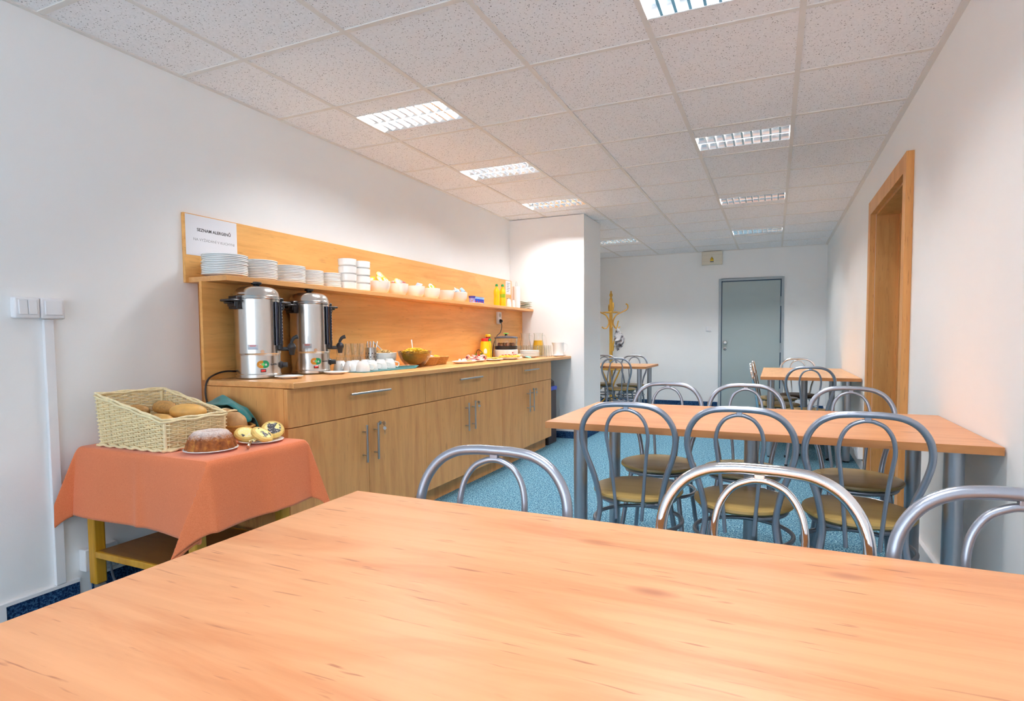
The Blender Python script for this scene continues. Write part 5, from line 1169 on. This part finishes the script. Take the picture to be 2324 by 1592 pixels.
# ------------------------------------------------------------------ far end of the room
t = thing('fuse_box', 'cream fuse box with yellow warning sticker under the ceiling', 'fuse box', (-0.892, YF, 2.205))
obj('box', MB().box(-0.150, -0.075, 0.001, 0.150, -0.0005, 0.200), BEIGE, t, bevel=0.004)
ln = MB().box(-0.145, -0.0763, 0.148, 0.145, -0.0752, 0.150).box(-0.145, -0.0763, 0.052, 0.145, -0.0752, 0.054)
obj('cover_groove', ln, plain('shadow_groove', rgb(188, 180, 160), 0.6), t)
st = MB(); st.v = [(-0.024, -0.0768, 0.080), (0.024, -0.0768, 0.080), (0.0, -0.0768, 0.124)]; st.f = [(0, 1, 2)]
obj('warning_triangle', st, BLACK, t, solid=0.0008)
st = MB(); st.v = [(-0.019, -0.0776, 0.083), (0.019, -0.0776, 0.083), (0.0, -0.0776, 0.118)]; st.f = [(0, 1, 2)]
obj('warning_triangle', st, YELLOW, t, solid=0.0008)
bo = MB(); bo.v = [(0.003, -0.0784, 0.110), (-0.005, -0.0784, 0.098), (0.0, -0.0784, 0.098), (-0.002, -0.0784, 0.086), (0.006, -0.0784, 0.101), (0.001, -0.0784, 0.101)]; bo.f = [(0, 1, 2, 3, 4, 5)]
obj('lightning_mark', bo, BLACK, t)
obj('sticker', MB().box(-0.026, -0.0768, 0.058, 0.026, -0.0754, 0.079), YELLOW, t)
obj('sticker', MB().box(-0.026, -0.0768, 0.036, 0.026, -0.0754, 0.056), plain('grey_sticker', rgb(130, 130, 120), 0.5), t)
t = thing('light_switch', 'single white light switch left of the grey door', 'light switch', (-0.934, YF, 1.222))
bx = obj('switch_box', MB().box(-0.041, -0.020, -0.041, 0.041, -0.0005, 0.041), WHITEPL, t, bevel=0.006)
obj('rocker', MB().box(-0.030, -0.025, -0.030, 0.030, -0.0195, 0.030), WHITEPL, bx, bevel=0.002)
# coat stand
cs = thing('coat_stand', 'yellow bentwood coat stand in the far left corner', 'coat stand', (-2.395, 8.78, 0))
pole = obj('pole', MB().lathe([(0, 0.12), (0.024, 0.12), (0.027, 0.5), (0.027, 1.0), (0.024, 1.02), (0.026, 1.04), (0.026, 1.69), (0, 1.69)], 20), W_COAT, cs)
obj('finial', MB().lathe([(0, 1.69), (0.022, 1.69), (0.026, 1.705), (0.018, 1.72), (0.014, 1.735), (0.026, 1.765), (0.024, 1.785), (0.012, 1.81), (0.014, 1.82), (0.008, 1.838), (0, 1.842)], 18), W_COAT, pole)
for k in range(4):
    M_ = Matrix.Rotation(PI/2*k+math.radians(23), 4, 'Z')
    p = smooth_path([(0.030, 0, 1.30), (0.040, 0, 1.38), (0.085, 0, 1.455), (0.17, 0, 1.50), (0.24, 0, 1.535), (0.268, 0, 1.575), (0.262, 0, 1.615), (0.235, 0, 1.635)], 5)
    obj('upper_hook', MB().tube(p, 0.0105, 8).xf(M_), W_COAT, cs)
    p = smooth_path([(0.030, 0, 1.38), (0.036, 0, 1.31), (0.066, 0, 1.255), (0.11, 0, 1.245), (0.145, 0, 1.268)], 5)
    obj('lower_hook', MB().tube(p, 0.0105, 8).xf(M_), W_COAT, cs)
    p = smooth_path([(0.145, 0, 0.585), (0.10, 0, 0.48), (0.045, 0, 0.36), (0.035, 0, 0.26), (0.08, 0, 0.14), (0.20, 0, 0.012)], 5)
    obj('leg', MB().tube(p, 0.0125, 8).xf(M_), W_COAT, cs)
obj('top_ring', MB().tube([(0.135*math.cos(q), 0.135*math.sin(q), 1.497) for q in [2*PI*k/32 for k in range(32)]], 0.008, 8, closed=True), W_COAT, cs)
obj('umbrella_ring', MB().tube([(0.150*math.cos(q), 0.150*math.sin(q), 0.590) for q in [2*PI*k/32 for k in range(32)]], 0.0105, 8, closed=True), W_COAT, cs)
# newspaper on its stick hangs from the hook
nw = thing('newspaper_stick', 'newspaper on a wooden stick hanging from the coat stand', 'newspaper', (-2.253, 8.66, 1.30))
obj('stick', MB().cyl((0.008, 0, 0.06), (-0.062, 0.0, -0.26), 0.010, 10), W_COAT, nw)
obj('stick_grip', MB().cyl((-0.062, 0.0, -0.26), (-0.082, 0, -0.415), 0.016, 12), W_COAT, nw)
def newsm():
    m, nt, N, L, P = nodes('newsprint'); v = coords(N, L, (1, 1, 1))
    n = noise(N, L, v, 14, 2, 0.5); n2 = noise(N, L, coords(N, L, (40, 40, 240)), 1.0, 2)
    c = ramp(N, L, n, [(0.45, rgb(205, 205, 208)), (0.53, rgb(150, 150, 154)), (0.62, rgb(74, 72, 84))]); l_ = ramp(N, L, n2, [(0.45, (0.6, 0.6, 0.62)), (0.55, (1, 1, 1))])
    L.new(mixc(N, L, 0.6, c, l_, 'MULTIPLY'), P.inputs['Base Color']); P.inputs['Roughness'].default_value = 0.9; return m
NEWS = newsm()
for k, (w_, off) in enumerate(((0.135, 0.0), (0.115, 0.012), (0.08, 0.022))):
    obj('newspaper_sheet', MB().grid(lambda s, t_: (-0.006-0.055*t_+(w_*(1-0.55*t_)+0.06*math.sin(t_*3))*s*0.9, -0.012-off*s+0.03*math.sin(s*3+t_*2)*s, -0.035-0.30*t_*(1-0.25*k)-0.20*s*(0.9-0.5*t_)), 8, 10), NEWS, nw, solid=0.0012)
# white socket trunking box low on the right wall beyond the doorway
t = thing('wall_socket', 'white socket box low on the right wall beyond the doorway', 'socket', (XR, 5.30, 0.16))
obj('socket_box', MB().box(-0.055, -0.11, -0.06, -0.0005, 0.11, 0.06), WHITEPL, t, bevel=0.005)
for y in (-0.05, 0.05):
    obj('socket_face', MB().lathe([(0, 0), (0.020, 0), (0.020, 0.002), (0.016, 0.002), (0.015, 0.0005), (0, 0.0005)], 18).xf(Matrix.Translation((-0.0552, y, 0)) @ Matrix.Rotation(-PI/2, 4, 'Y')), bpy.data.materials['pale_socket'], t)
